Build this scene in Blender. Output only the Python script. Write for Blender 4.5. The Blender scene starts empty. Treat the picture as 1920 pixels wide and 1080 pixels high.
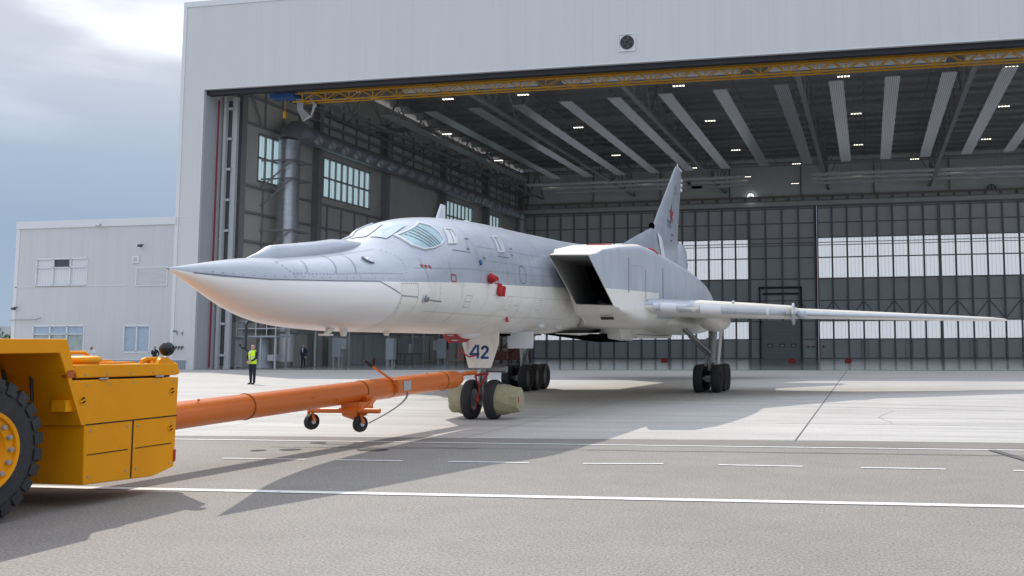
import bpy, bmesh, math, random
from mathutils import Vector, Matrix, Euler
rnd = random.Random(7)
R = math.radians
S = bpy.context.scene
COL = S.collection

# ------------------------------------------------------------------ camera, sky, sun, exposure
YAW, TILT, ROLL = -.1983, .0905, -.0043
cd = bpy.data.cameras.new('camera'); cam = bpy.data.objects.new('camera', cd); COL.objects.link(cam)
cd.sensor_width = 36.0; cd.lens = 1824 / 1920 * 36
cd.shift_x = (960 - 1261.1) / 1920; cd.shift_y = (478.7 - 540) / 1920
cd.clip_start = .1; cd.clip_end = 5000
fw = Vector((math.sin(YAW) * math.cos(TILT), math.cos(YAW) * math.cos(TILT), math.sin(TILT)))
r0 = Vector((math.cos(YAW), -math.sin(YAW), 0)); u0 = r0.cross(fw)
rr = r0 * math.cos(ROLL) + u0 * math.sin(ROLL); uu = -r0 * math.sin(ROLL) + u0 * math.cos(ROLL)
M = Matrix((rr, uu, -fw)).transposed().to_4x4(); M.translation = Vector((0, 0, 1.7))
cam.matrix_world = M
S.camera = cam
S.view_settings.view_transform = 'Standard'; S.view_settings.look = 'None'
S.view_settings.exposure = 0.26; S.view_settings.gamma = 1

SUN_AZ, SUN_EL = -50.7, 45.0
world = bpy.data.worlds.new('World'); S.world = world; world.use_nodes = True
nt = world.node_tree; nt.nodes.clear()
wo = nt.nodes.new('ShaderNodeOutputWorld'); bg = nt.nodes.new('ShaderNodeBackground')
sky = nt.nodes.new('ShaderNodeTexSky'); sky.sky_type = 'NISHITA'; sky.sun_disc = False
sky.sun_elevation = R(SUN_EL); sky.sun_rotation = R(SUN_AZ); sky.dust_density = .6; sky.air_density = 1.0; sky.ozone_density = 1.5
tc = nt.nodes.new('ShaderNodeTexCoord'); mp = nt.nodes.new('ShaderNodeMapping'); mp.inputs['Scale'].default_value = (2.2, 2.2, 8.5); mp.inputs['Location'].default_value = (.35, .2, .10)
nz = nt.nodes.new('ShaderNodeTexNoise'); nz.inputs['Scale'].default_value = 1.0; nz.inputs['Detail'].default_value = 6; nz.inputs['Roughness'].default_value = .5
sx = nt.nodes.new('ShaderNodeSeparateXYZ')
mr = nt.nodes.new('ShaderNodeMapRange'); mr.inputs[1].default_value = .08; mr.inputs[2].default_value = .32; mr.inputs[3].default_value = -.30; mr.inputs[4].default_value = .34
ad = nt.nodes.new('ShaderNodeMath'); ad.operation = 'ADD'
cr = nt.nodes.new('ShaderNodeMapRange'); cr.inputs[1].default_value = .36; cr.inputs[2].default_value = .72; cr.interpolation_type = 'SMOOTHSTEP'
nz2 = nt.nodes.new('ShaderNodeTexNoise'); nz2.inputs['Scale'].default_value = 1.3; nz2.inputs['Detail'].default_value = 5
cc = nt.nodes.new('ShaderNodeValToRGB'); cc.color_ramp.elements[0].position = .42; cc.color_ramp.elements[0].color = (5.1, 5.8, 7.2, 1); cc.color_ramp.elements[1].position = .60; cc.color_ramp.elements[1].color = (8.6, 9.3, 10.5, 1)
mx = nt.nodes.new('ShaderNodeMixRGB')
L = nt.links.new
L(tc.outputs['Generated'], mp.inputs['Vector']); L(mp.outputs[0], nz.inputs['Vector']); L(mp.outputs[0], nz2.inputs['Vector'])
L(tc.outputs['Generated'], sx.inputs[0]); L(sx.outputs['Z'], mr.inputs[0]); L(nz.outputs['Fac'], ad.inputs[0]); L(mr.outputs[0], ad.inputs[1])
L(ad.outputs[0], cr.inputs[0]); L(nz2.outputs['Fac'], cc.inputs[0])
L(cr.outputs[0], mx.inputs['Fac']); L(sky.outputs[0], mx.inputs['Color1']); L(cc.outputs[0], mx.inputs['Color2'])
low = nt.nodes.new('ShaderNodeValToRGB'); er = low.color_ramp.elements   # pale hazy cloud veil near the horizon
er[0].position = 0; er[0].color = (2.35, 2.95, 3.75, 1); er[1].position = .10; er[1].color = (2.1, 2.8, 3.75, 1)
for p_, c_ in ((.17, (2.6, 3.25, 4.1, 1)), (.23, (3.6, 3.95, 4.6, 1)), (.34, (4.5, 4.65, 5.3, 1))): q_ = er.new(p_); q_.color = c_
L(sx.outputs['Z'], low.inputs[0])
wf = nt.nodes.new('ShaderNodeTexNoise'); wf.inputs['Scale'].default_value = 1.5; wf.inputs['Detail'].default_value = 5; wf.inputs['Roughness'].default_value = .45; L(mp.outputs[0], wf.inputs['Vector'])
wr = nt.nodes.new('ShaderNodeMapRange'); wr.inputs[1].default_value = .44; wr.inputs[2].default_value = .72; wr.interpolation_type = 'SMOOTHSTEP'; L(wf.outputs['Fac'], wr.inputs[0])
wz = nt.nodes.new('ShaderNodeMapRange'); wz.inputs[1].default_value = .17; wz.inputs[2].default_value = .31; L(sx.outputs['Z'], wz.inputs[0])
wm = nt.nodes.new('ShaderNodeMath'); wm.operation = 'MULTIPLY'; L(wr.outputs[0], wm.inputs[0]); L(wz.outputs[0], wm.inputs[1])
lw = nt.nodes.new('ShaderNodeMixRGB'); L(wm.outputs[0], lw.inputs['Fac']); L(low.outputs[0], lw.inputs['Color1']); lw.inputs['Color2'].default_value = (9.5, 9.6, 9.8, 1)
zb = nt.nodes.new('ShaderNodeMapRange'); zb.inputs[1].default_value = .34; zb.inputs[2].default_value = .6; L(sx.outputs['Z'], zb.inputs[0])
fin_ = nt.nodes.new('ShaderNodeMixRGB'); L(zb.outputs[0], fin_.inputs['Fac']); L(lw.outputs[0], fin_.inputs['Color1']); L(mx.outputs[0], fin_.inputs['Color2'])
L(fin_.outputs[0], bg.inputs['Color']); bg.inputs['Strength'].default_value = .135; L(bg.outputs[0], wo.inputs[0])

sl = bpy.data.lights.new('sun', 'SUN'); sl.energy = 2.7; sl.angle = R(.55); sl.color = (1, .93, .83)
sun = bpy.data.objects.new('sun', sl); COL.objects.link(sun)
sd = Vector((math.sin(R(SUN_AZ)) * math.cos(R(SUN_EL)), math.cos(R(SUN_AZ)) * math.cos(R(SUN_EL)), math.sin(R(SUN_EL))))
sun.rotation_euler = sd.to_track_quat('Z', 'Y').to_euler(); sun.location = (-60, 40, 60)

# ------------------------------------------------------------------ materials
def mat(name, col, rough=.6, metal=0., var=.0, vscale=3., bump=0., bscale=40., stretch=(1, 1, 1), seam=None, seamcol=.6, emit=None, spec=None, coat=0., dirt=None):
    m = bpy.data.materials.new(name); m.use_nodes = True
    t = m.node_tree; b = t.nodes['Principled BSDF']
    b.inputs['Roughness'].default_value = rough; b.inputs['Metallic'].default_value = metal
    if spec is not None: b.inputs['Specular IOR Level'].default_value = spec
    if coat: b.inputs['Coat Weight'].default_value = coat; b.inputs['Coat Roughness'].default_value = .15
    c = None
    tcn = t.nodes.new('ShaderNodeTexCoord')
    mpn = t.nodes.new('ShaderNodeMapping'); mpn.inputs['Scale'].default_value = stretch; t.links.new(tcn.outputs['Object'], mpn.inputs[0])
    rgb = t.nodes.new('ShaderNodeRGB'); rgb.outputs[0].default_value = (*col, 1); c = rgb.outputs[0]
    def mul(cin, fac_out, lo, hi):
        mrn = t.nodes.new('ShaderNodeMapRange'); mrn.inputs[1].default_value = .3; mrn.inputs[2].default_value = .7; mrn.inputs[3].default_value = lo; mrn.inputs[4].default_value = hi
        t.links.new(fac_out, mrn.inputs[0])
        v = t.nodes.new('ShaderNodeVectorMath'); v.operation = 'SCALE'; t.links.new(cin, v.inputs[0]); t.links.new(mrn.outputs[0], v.inputs['Scale'])
        return v.outputs[0]
    if var:
        n = t.nodes.new('ShaderNodeTexNoise'); n.inputs['Scale'].default_value = vscale; n.inputs['Detail'].default_value = 6; n.inputs['Roughness'].default_value = .65
        t.links.new(mpn.outputs[0], n.inputs['Vector']); c = mul(c, n.outputs['Fac'], 1 - var, 1 + var)
    if dirt:   # (color, scale, threshold)
        n = t.nodes.new('ShaderNodeTexNoise'); n.inputs['Scale'].default_value = dirt[1]; n.inputs['Detail'].default_value = 8; n.inputs['Roughness'].default_value = .7
        t.links.new(mpn.outputs[0], n.inputs['Vector'])
        q = t.nodes.new('ShaderNodeMapRange'); q.inputs[1].default_value = dirt[2]; q.inputs[2].default_value = dirt[2] + .15; q.inputs[4].default_value = dirt[3]; t.links.new(n.outputs['Fac'], q.inputs[0])
        x = t.nodes.new('ShaderNodeMixRGB'); t.links.new(q.outputs[0], x.inputs[0]); t.links.new(c, x.inputs[1]); x.inputs[2].default_value = (*dirt[0], 1); c = x.outputs[0]
    if seam:   # list of (axis, period, width)
        sp = t.nodes.new('ShaderNodeSeparateXYZ'); t.links.new(tcn.outputs['Object'], sp.inputs[0])
        for ax, per, wid in seam:
            a = t.nodes.new('ShaderNodeMath'); a.operation = 'PINGPONG'; a.inputs[1].default_value = per / 2; t.links.new(sp.outputs[ax], a.inputs[0])
            l = t.nodes.new('ShaderNodeMath'); l.operation = 'LESS_THAN'; l.inputs[1].default_value = wid / 2; t.links.new(a.outputs[0], l.inputs[0])
            x = t.nodes.new('ShaderNodeMixRGB'); x.blend_type = 'MULTIPLY'; t.links.new(l.outputs[0], x.inputs[0]); t.links.new(c, x.inputs[1]); x.inputs[2].default_value = (seamcol, seamcol, seamcol, 1); c = x.outputs[0]
    t.links.new(c, b.inputs['Base Color'])
    if bump:
        n = t.nodes.new('ShaderNodeTexNoise'); n.inputs['Scale'].default_value = bscale; n.inputs['Detail'].default_value = 4; t.links.new(mpn.outputs[0], n.inputs['Vector'])
        bp = t.nodes.new('ShaderNodeBump'); bp.inputs['Strength'].default_value = bump; bp.inputs['Distance'].default_value = .02; t.links.new(n.outputs['Fac'], bp.inputs['Height']); t.links.new(bp.outputs[0], b.inputs['Normal'])
    if emit: b.inputs['Emission Color'].default_value = (*emit[0], 1); b.inputs['Emission Strength'].default_value = emit[1]
    return m

def glass_mat(name, col=(.6, .7, .75), rough=.05, alpha_mix=.5):
    m = bpy.data.materials.new(name); m.use_nodes = True; t = m.node_tree; t.nodes.clear()
    o = t.nodes.new('ShaderNodeOutputMaterial'); g = t.nodes.new('ShaderNodeBsdfGlossy'); g.inputs['Roughness'].default_value = rough
    tr = t.nodes.new('ShaderNodeBsdfTransparent'); tr.inputs[0].default_value = (*col, 1); x = t.nodes.new('ShaderNodeMixShader'); x.inputs[0].default_value = alpha_mix
    fr = t.nodes.new('ShaderNodeFresnel'); fr.inputs[0].default_value = 1.5
    a = t.nodes.new('ShaderNodeMath'); a.operation = 'ADD'; a.use_clamp = True; a.inputs[1].default_value = alpha_mix; t.links.new(fr.outputs[0], a.inputs[0]); t.links.new(a.outputs[0], x.inputs[0])
    t.links.new(tr.outputs[0], x.inputs[1]); t.links.new(g.outputs[0], x.inputs[2]); t.links.new(x.outputs[0], o.inputs[0]); return m

def translucent_mat(name, col):
    m = bpy.data.materials.new(name); m.use_nodes = True; t = m.node_tree; t.nodes.clear()
    o = t.nodes.new('ShaderNodeOutputMaterial'); d = t.nodes.new('ShaderNodeBsdfDiffuse'); d.inputs[0].default_value = (.5, .52, .54, 1)
    tr = t.nodes.new('ShaderNodeBsdfTranslucent'); tr.inputs[0].default_value = (*col, 1)
    tcn = t.nodes.new('ShaderNodeTexCoord'); sp = t.nodes.new('ShaderNodeSeparateXYZ'); t.links.new(tcn.outputs['Object'], sp.inputs[0])
    a = t.nodes.new('ShaderNodeMath'); a.operation = 'ADD'; t.links.new(sp.outputs[0], a.inputs[0]); t.links.new(sp.outputs[1], a.inputs[1])
    p = t.nodes.new('ShaderNodeMath'); p.operation = 'PINGPONG'; p.inputs[1].default_value = .24; t.links.new(a.outputs[0], p.inputs[0])
    l = t.nodes.new('ShaderNodeMath'); l.operation = 'LESS_THAN'; l.inputs[1].default_value = .03; t.links.new(p.outputs[0], l.inputs[0])
    c = t.nodes.new('ShaderNodeMixRGB'); c.inputs[1].default_value = (*col, 1); c.inputs[2].default_value = (col[0] * .75, col[1] * .75, col[2] * .75, 1); t.links.new(l.outputs[0], c.inputs[0]); t.links.new(c.outputs[0], tr.inputs[0])
    x = t.nodes.new('ShaderNodeMixShader'); x.inputs[0].default_value = .8
    t.links.new(d.outputs[0], x.inputs[1]); t.links.new(tr.outputs[0], x.inputs[2]); t.links.new(x.outputs[0], o.inputs[0]); return m

MT = dict(
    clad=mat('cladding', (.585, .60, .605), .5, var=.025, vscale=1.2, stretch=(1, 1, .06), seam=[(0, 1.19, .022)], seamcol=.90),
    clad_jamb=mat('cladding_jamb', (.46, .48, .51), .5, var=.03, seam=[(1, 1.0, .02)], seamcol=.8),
    annex=mat('annex_cladding', (.545, .56, .57), .5, var=.035, vscale=1.2, stretch=(1, 1, .08), seam=[(0, 1.0, .02)], seamcol=.86),
    trim=mat('white_trim', (.66, .68, .70), .45),
    plinth=mat('ribbed_plinth', (.30, .33, .38), .6, seam=[(0, .16, .05)], seamcol=.6),
    black=mat('black_rubber_seal', (.02, .022, .03), .6),
    dark=mat('dark_steel', (.06, .065, .075), .5, metal=.2),
    steel=mat('grey_painted_steel', (.29, .29, .295), .5, var=.08),
    steel_l=mat('light_grey_steel', (.46, .48, .50), .5, var=.05),
    inner=mat('inner_wall_panel', (.62, .60, .56), .6, var=.08, vscale=.25, seam=[(1, 1.2, .02)], seamcol=.85),
    innerback=mat('rear_wall_panel', (.78, .79, .78), .55, var=.05, vscale=.4),
    deck=mat('roof_deck', (.42, .42, .42), .7, var=.06, vscale=.2, seam=[(0, 6.1, .12)], seamcol=.6),
    epoxy=mat('epoxy_floor', (.38, .40, .41), .14, var=.06, vscale=.2),
    radiant=mat('radiant_strip_metal', (.74, .74, .72), .28, metal=.5, seam=[(0, .16, .05)], seamcol=.5),
    radiant_x=mat('radiant_strip_metal_cross', (.72, .72, .70), .4, metal=.1),
    duct=mat('galvanised_duct', (.55, .57, .60), .38, metal=.85, var=.1, vscale=2, seam=[(2, .42, .02)], seamcol=.7),
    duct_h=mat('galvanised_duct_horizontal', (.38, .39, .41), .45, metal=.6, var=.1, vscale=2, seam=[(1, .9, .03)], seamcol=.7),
    craney=mat('crane_yellow', (.62, .32, .03), .5, var=.05),
    blue=mat('crane_blue', (.03, .10, .30), .5),
    red=mat('red_paint', (.35, .02, .02), .5),
    redpipe=mat('dark_red_pipe', (.22, .02, .03), .45),
    redcloth=mat('red_cloth', (.42, .015, .02), .75, bump=.3, bscale=30),
    rust=mat('rust_red_frame', (.13, .04, .03), .6, var=.2),
    lamp=mat('lit_lamp', (.9, .9, .85), .4, emit=((1, .95, .78), 2.2)),
    tile=mat('white_pane', (.7, .7, .7), .4),
    fangl=mat('fan_daylight_glow', (.8, .82, .85), .4, emit=((.9, .95, 1), 1.2)),  # emission stands in for daylight behind the fan
    agrey=mat('aircraft_grey', (.385, .42, .475), .34, var=.12, vscale=.8, bump=.08, bscale=2.2, stretch=(1, 1, 1.6), dirt=((.30, .325, .36), 2.2, .52, .6), coat=.35),
    agrey2=mat('aircraft_grey_streaked', (.40, .43, .475), .45, var=.13, vscale=1.4, stretch=(1.5, 1.5, .5), dirt=((.50, .52, .55), 1.8, .56, .5), bump=.05, bscale=2.5),
    awhite=mat('aircraft_white', (.80, .785, .73), .40, var=.07, vscale=1., bump=.09, bscale=2.2, dirt=((.58, .55, .48), 2.0, .52, .55), coat=.2),
    radome=mat('radome_offwhite', (.86, .84, .83), .32, var=.02, vscale=.6, coat=.2),
    silver=mat('bare_metal', (.58, .61, .66), .38, metal=.6, var=.08, vscale=4),
    strut=mat('strut_grey_metal', (.28, .29, .30), .4, metal=.5, var=.1),
    whitecap=mat('white_fabric_cap', (.74, .75, .78), .6),
    wingcream=mat('cream_wing_cover', (.66, .62, .55), .7, var=.05, vscale=2, bump=.4, bscale=5),
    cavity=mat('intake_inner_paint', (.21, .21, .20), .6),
    cavdark=mat('opening_shade_black', (.003, .003, .004), 1., spec=0.),  # flat black painted in for the darkness inside openings
    seamc=mat('seam_line', (.14, .15, .19), .7),
    seamw=mat('seam_line_light', (.50, .485, .45), .7),
    rivet=mat('rivet_dot', (.22, .235, .29), .6),
    rubber=mat('tyre_rubber', (.022, .022, .024), .75, var=.25, vscale=6, bump=.2, bscale=60),
    rubbert=mat('dusty_tyre', (.030, .031, .033), .85, var=.25, vscale=5, bump=.3, bscale=40),
    canvas=mat('khaki_canvas', (.36, .34, .22), .85, var=.12, vscale=6, bump=1., bscale=14),
    numblue=mat('number_blue', (.015, .085, .24), .5),
    starred=mat('star_red', (.33, .012, .03), .5),
    orange=mat('orange_bar_paint', (.70, .17, .02), .36, var=.06, vscale=1.5, bump=.03, bscale=5, dirt=((.42, .10, .02), 3, .66, .5), coat=.2),
    yellow=mat('tug_yellow', (.76, .30, .002), .5, var=.06, vscale=1.2, bump=.04, bscale=30, dirt=((.36, .17, .02), 5, .62, .45), coat=0, spec=.25),
    gap=mat('panel_gap', (.02, .012, .005), .8),
    amber=mat('amber_reflector', (.40, .08, .01), .2),
    balls=mat('glossy_black_ball', (.006, .006, .008), .05),
    chrome=mat('chrome', (.7, .7, .7), .12, metal=1),
    skin=mat('skin', (.50, .29, .21), .55),
    hair=mat('hair_dark', (.05, .035, .025), .7),
    navy=mat('navy_cloth', (.012, .015, .03), .85),
    hivis=mat('hivis_yellow', (.62, .95, .01), .7, bump=.3, bscale=12),
    reflect=mat('reflective_band', (.55, .58, .60), .4),
    shirt=mat('white_shirt', (.70, .71, .75), .8),
    shoe=mat('black_shoe', (.015, .015, .015), .4),
    paint=mat('white_road_paint', (.74, .74, .72), .6, dirt=((.28, .27, .26), 7, .55, .75)),
    joint=mat('joint_sealant', (.10, .10, .10), .8),
    leaf=mat('distant_foliage', (.05, .09, .03), .8, var=.4, vscale=.3),
    farwall=mat('distant_wall', (.50, .53, .56), .7),
    cabinet=mat('cabinet_grey', (.42, .45, .47), .5),
    tank=mat('grey_tank', (.38, .42, .46), .4),
    curtain=mat('white_curtain', (.85, .85, .85), .9, seam=[(0, .23, .05)], seamcol=.85),
    roomdark=mat('dark_room', (.05, .06, .07), .8),
    silvfoil=mat('foil_insulation', (.6, .6, .6), .3, metal=.8, bump=1., bscale=8),
)
MT['glass'] = glass_mat('window_glass', (.92, .95, .96), .03, .05)
MT['pane_curtain'] = mat('curtained_pane', (.66, .68, .70), .25, coat=1., seam=[(0, .23, .05)], seamcol=.88)
MT['pane_blue'] = mat('painted_reflection_blue', (.36, .45, .55), .12, coat=1., var=.12, vscale=2)  # blue reflection put into the pane colour
MT['pane_green'] = mat('painted_reflection_green', (.34, .40, .39), .08, coat=1., var=.25, vscale=1.3)  # greenish reflection put into the pane colour, under a real coat
MT['pane_dark'] = mat('open_dark_pane', (.07, .08, .09), .2)
MT['louvre_white'] = mat('louvre_slat_white', (.66, .68, .70), .5)
MT['canopy'] = glass_mat('canopy_glass', (.45, .62, .62), .04, .22)
MT['poly'] = translucent_mat('translucent_panel', (.88, .91, .95))
MT['polyside'] = translucent_mat('translucent_side_panel', (.66, .77, .80))
MT['polyr'] = translucent_mat('unseen_light_panel', (.92, .93, .94))

# asphalt and concrete need more layers
def ground_mat(name, base, agg, aggscale, streak=None, blotch=.08, rough=.8):
    m = bpy.data.materials.new(name); m.use_nodes = True; t = m.node_tree; b = t.nodes['Principled BSDF']; b.inputs['Roughness'].default_value = rough
    tcn = t.nodes.new('ShaderNodeTexCoord')
    def noise(scale, det, vec, ro=.6):
        n = t.nodes.new('ShaderNodeTexNoise'); n.inputs['Scale'].default_value = scale; n.inputs['Detail'].default_value = det; n.inputs['Roughness'].default_value = ro; t.links.new(vec, n.inputs['Vector']); return n.outputs['Fac']
    def rng(o, lo, hi, a=.3, z=.7):
        q = t.nodes.new('ShaderNodeMapRange'); q.inputs[1].default_value = a; q.inputs[2].default_value = z; q.inputs[3].default_value = lo; q.inputs[4].default_value = hi; t.links.new(o, q.inputs[0]); return q.outputs[0]
    def mulv(a, bb):
        q = t.nodes.new('ShaderNodeMath'); q.operation = 'MULTIPLY'; t.links.new(a, q.inputs[0]); t.links.new(bb, q.inputs[1]); return q.outputs[0]
    v = tcn.outputs['Object']
    f = rng(noise(aggscale, 3, v, .8), 1 - agg, 1 + agg)
    f = mulv(f, rng(noise(.35, 5, v), 1 - blotch, 1 + blotch))
    f = mulv(f, rng(noise(2.2, 6, v), 1 - blotch * .6, 1 + blotch * .6))
    if streak:
        mpn = t.nodes.new('ShaderNodeMapping'); mpn.inputs['Scale'].default_value = streak[0]; mpn.inputs['Rotation'].default_value = (0, 0, R(4)); t.links.new(v, mpn.inputs[0])
        f = mulv(f, rng(noise(1., 7, mpn.outputs[0], .7), 1 - streak[1], 1 + streak[1]))
        mpn = t.nodes.new('ShaderNodeMapping'); mpn.inputs['Scale'].default_value = streak[2]; mpn.inputs['Rotation'].default_value = (0, 0, R(-24)); t.links.new(v, mpn.inputs[0])
        f = mulv(f, rng(noise(1., 7, mpn.outputs[0], .7), 1 - streak[1] * .5, 1 + streak[1] * .5))
    vm = t.nodes.new('ShaderNodeVectorMath'); vm.operation = 'SCALE'; vm.inputs[0].default_value = base; t.links.new(f, vm.inputs['Scale'])
    c = vm.outputs[0]
    # rusty or oily spots
    st = noise(.9, 4, v, .5); q = rng(st, 0, .35, .70, .80); x = t.nodes.new('ShaderNodeMixRGB'); t.links.new(q, x.inputs[0]); t.links.new(c, x.inputs[1]); x.inputs[2].default_value = (base[0] * .85, base[1] * .62, base[2] * .45, 1); c = x.outputs[0]
    t.links.new(c, b.inputs['Base Color'])
    n = noise(aggscale * .8, 3, v, .7); bp = t.nodes.new('ShaderNodeBump'); bp.inputs['Strength'].default_value = .35; bp.inputs['Distance'].default_value = .01; t.links.new(n, bp.inputs['Height']); t.links.new(bp.outputs[0], b.inputs['Normal'])
    return m
MT['asphalt'] = ground_mat('asphalt', (.236, .219, .198), .62, 40, None, .09)
MT['asphalt2'] = ground_mat('asphalt_brown_band', (.205, .185, .17), .35, 40, None, .1)
MT['concrete'] = ground_mat('concrete_slab', (.445, .425, .398), .10, 14, ((.10, 2.6, 1), .20, (.12, 1.6, 1)), .06)

# ------------------------------------------------------------------ mesh helpers
class MB:
    def __init__(s): s.v = []; s.f = []; s.m = []; s.starts = []
    def add(s, verts, faces, mi=0):
        o = len(s.v); s.starts.append(o); s.v += [tuple(p) for p in verts]; s.f += [tuple(i + o for i in f) for f in faces]; s.m += [mi] * len(faces); return s
    def box(s, c, d, rot=None, mi=0):
        x, y, z = d[0] / 2, d[1] / 2, d[2] / 2
        vs = [Vector((i * x, j * y, k * z)) for i in (-1, 1) for j in (-1, 1) for k in (-1, 1)]
        if rot is not None: rm = Euler(rot).to_matrix(); vs = [rm @ p for p in vs]
        vs = [p + Vector(c) for p in vs]
        return s.add(vs, [(0, 1, 3, 2), (4, 6, 7, 5), (0, 4, 5, 1), (2, 3, 7, 6), (0, 2, 6, 4), (1, 5, 7, 3)], mi)
    def bx(s, x0, x1, y0, y1, z0, z1, mi=0): return s.box(((x0 + x1) / 2, (y0 + y1) / 2, (z0 + z1) / 2), (abs(x1 - x0), abs(y1 - y0), abs(z1 - z0)), None, mi)
    def loft(s, rings, closed=True, cap0=True, cap1=True, mi=0, mif=None):
        n = len(rings[0]); vs = [p for r in rings for p in r]; fs = []; ms = []
        for i in range(len(rings) - 1):
            for j in range(n if closed else n - 1):
                k = (j + 1) % n; fs.append((i * n + j, i * n + k, (i + 1) * n + k, (i + 1) * n + j)); ms.append(mif(i, j) if mif else mi)
        if cap0: fs.append(tuple(range(n - 1, -1, -1))); ms.append(mi)
        if cap1: fs.append(tuple(range((len(rings) - 1) * n, len(rings) * n))); ms.append(mi)
        o = len(s.v); s.starts.append(o); s.v += [tuple(p) for p in vs]; s.f += [tuple(i + o for i in f) for f in fs]; s.m += ms; return s
    def cyl(s, p0, p1, ra, rb=None, n=16, mi=0, cap=True):
        rb = ra if rb is None else rb; p0 = Vector(p0); p1 = Vector(p1); d = (p1 - p0).normalized()
        a = d.orthogonal().normalized(); b = d.cross(a)
        rg = lambda p, r: [p + a * r * math.cos(2 * math.pi * k / n) + b * r * math.sin(2 * math.pi * k / n) for k in range(n)]
        return s.loft([rg(p0, ra), rg(p1, rb)], True, cap, cap, mi)
    def tube(s, pts, r, n=8, mi=0):
        pts = [Vector(p) for p in pts]; rings = []; prev = None
        for i, p in enumerate(pts):
            d = (pts[min(i + 1, len(pts) - 1)] - pts[max(i - 1, 0)]).normalized()
            a = d.orthogonal().normalized() if prev is None else (prev - d * prev.dot(d)).normalized()
            prev = a; b = d.cross(a); q = r[i] if isinstance(r, (list, tuple)) else r
            rings.append([p + a * q * math.cos(2 * math.pi * k / n) + b * q * math.sin(2 * math.pi * k / n) for k in range(n)])
        return s.loft(rings, True, True, True, mi)
    def lathe(s, prof, c, axis='X', n=32, mi=0, mif=None):
        c = Vector(c); rings = []
        for k in range(n):
            t = 2 * math.pi * k / n
            ring = []
            for a, r in prof:
                if axis == 'X': ring.append(c + Vector((a, r * math.cos(t), r * math.sin(t))))
                elif axis == 'Y': ring.append(c + Vector((r * math.cos(t), a, r * math.sin(t))))
                else: ring.append(c + Vector((r * math.cos(t), r * math.sin(t), a)))
            rings.append(ring)
        rings.append(rings[0])
        return s.loft(rings, False, False, False, mi, (lambda i, j: mif(j)) if mif else None)
    def prism(s, poly, axis, a0, a1, mi=0):  # poly in the two other axes
        def P(u, v, a): return {'X': (a, u, v), 'Y': (u, a, v), 'Z': (u, v, a)}[axis]
        return s.loft([[P(u, v, a0) for u, v in poly], [P(u, v, a1) for u, v in poly]], True, True, True, mi)
    def sphere(s, c, r, n=16, m=10, sc=(1, 1, 1), mi=0):
        prof = [(-r * math.cos(math.pi * i / m), max(r * math.sin(math.pi * i / m), 1e-4)) for i in range(m + 1)]
        o = len(s.v); s.lathe(prof, (0, 0, 0), 'Z', n, mi)
        for i in range(o, len(s.v)): x, y, z = s.v[i]; s.v[i] = (c[0] + x * sc[0], c[1] + y * sc[1], c[2] + z * sc[2])
        return s
    def strip(s, pts, w, nrm, mi=0):  # ribbon along pts lying perpendicular to nrm
        pts = [Vector(p) for p in pts]; a = []; nrm = Vector(nrm)
        for i, p in enumerate(pts):
            d = (pts[min(i + 1, len(pts) - 1)] - pts[max(i - 1, 0)]).normalized(); q = d.cross(nrm).normalized() * w / 2; a.append((p - q, p + q))
        return s.loft([list(t) for t in a], False, False, False, mi)
    def each(s, name, mats, parent=None, **k):   # one object per primitive
        out = []; st = sorted(s.starts); ends = st[1:] + [len(s.v)]; fi = 0
        for a, b in zip(st, ends):
            m = MB(); m.v = s.v[a:b]; m.f = []; m.m = []; m.starts = [0]
            while fi < len(s.f) and s.f[fi][0] < b and min(s.f[fi]) >= a: m.f.append(tuple(i - a for i in s.f[fi])); m.m.append(s.m[fi]); fi += 1
            out.append(m.build(name, mats, parent, **k))
        return out
    def build(s, name, mats, parent=None, smooth=None, loc=None, bevel=0, fix=True):
        me = bpy.data.meshes.new(name); me.from_pydata(s.v, [], s.f)
        if not isinstance(mats, (list, tuple)): mats = [mats]
        for q in mats: me.materials.append(MT[q] if isinstance(q, str) else q)
        for p, i in zip(me.polygons, s.m): p.material_index = i
        bm = bmesh.new(); bm.from_mesh(me); bmesh.ops.remove_doubles(bm, verts=bm.verts, dist=1e-5)
        if fix: bmesh.ops.recalc_face_normals(bm, faces=bm.faces)
        bm.to_mesh(me); bm.free()
        if smooth: me.polygons.foreach_set('use_smooth', [True] * len(me.polygons)); me.set_sharp_from_angle(angle=R(smooth))
        o = bpy.data.objects.new(name, me); COL.objects.link(o)
        if parent: o.parent = parent
        if loc: o.location = loc
        if bevel: b = o.modifiers.new('bevel', 'BEVEL'); b.width = bevel; b.segments = 2; b.limit_method = 'ANGLE'
        return o

def empty(name, loc=(0, 0, 0), rz=0, label=None, cat=None, group=None):
    o = bpy.data.objects.new(name, None); COL.objects.link(o); o.location = loc; o.rotation_euler = (0, 0, rz); o.empty_display_size = .3
    if label: tag(o, label, cat, group)
    return o
def tag(o, label=None, cat=None, group=None, kind=None):
    if label: o['label'] = label
    if cat: o['category'] = cat
    if group: o['group'] = group
    if kind: o['kind'] = kind
    return o
def copy_tree(o, parent=None):
    c = o.copy(); COL.objects.link(c); c.parent = parent
    for ch in list(o.children): copy_tree(ch, c)
    return c
ORD = ['first', 'second', 'third', 'fourth', 'fifth', 'sixth', 'seventh', 'eighth', 'ninth', 'tenth', 'eleventh', 'twelfth', 'thirteenth', 'fourteenth', 'fifteenth', 'sixteenth', 'seventeenth', 'eighteenth', 'nineteenth', 'twentieth']

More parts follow.
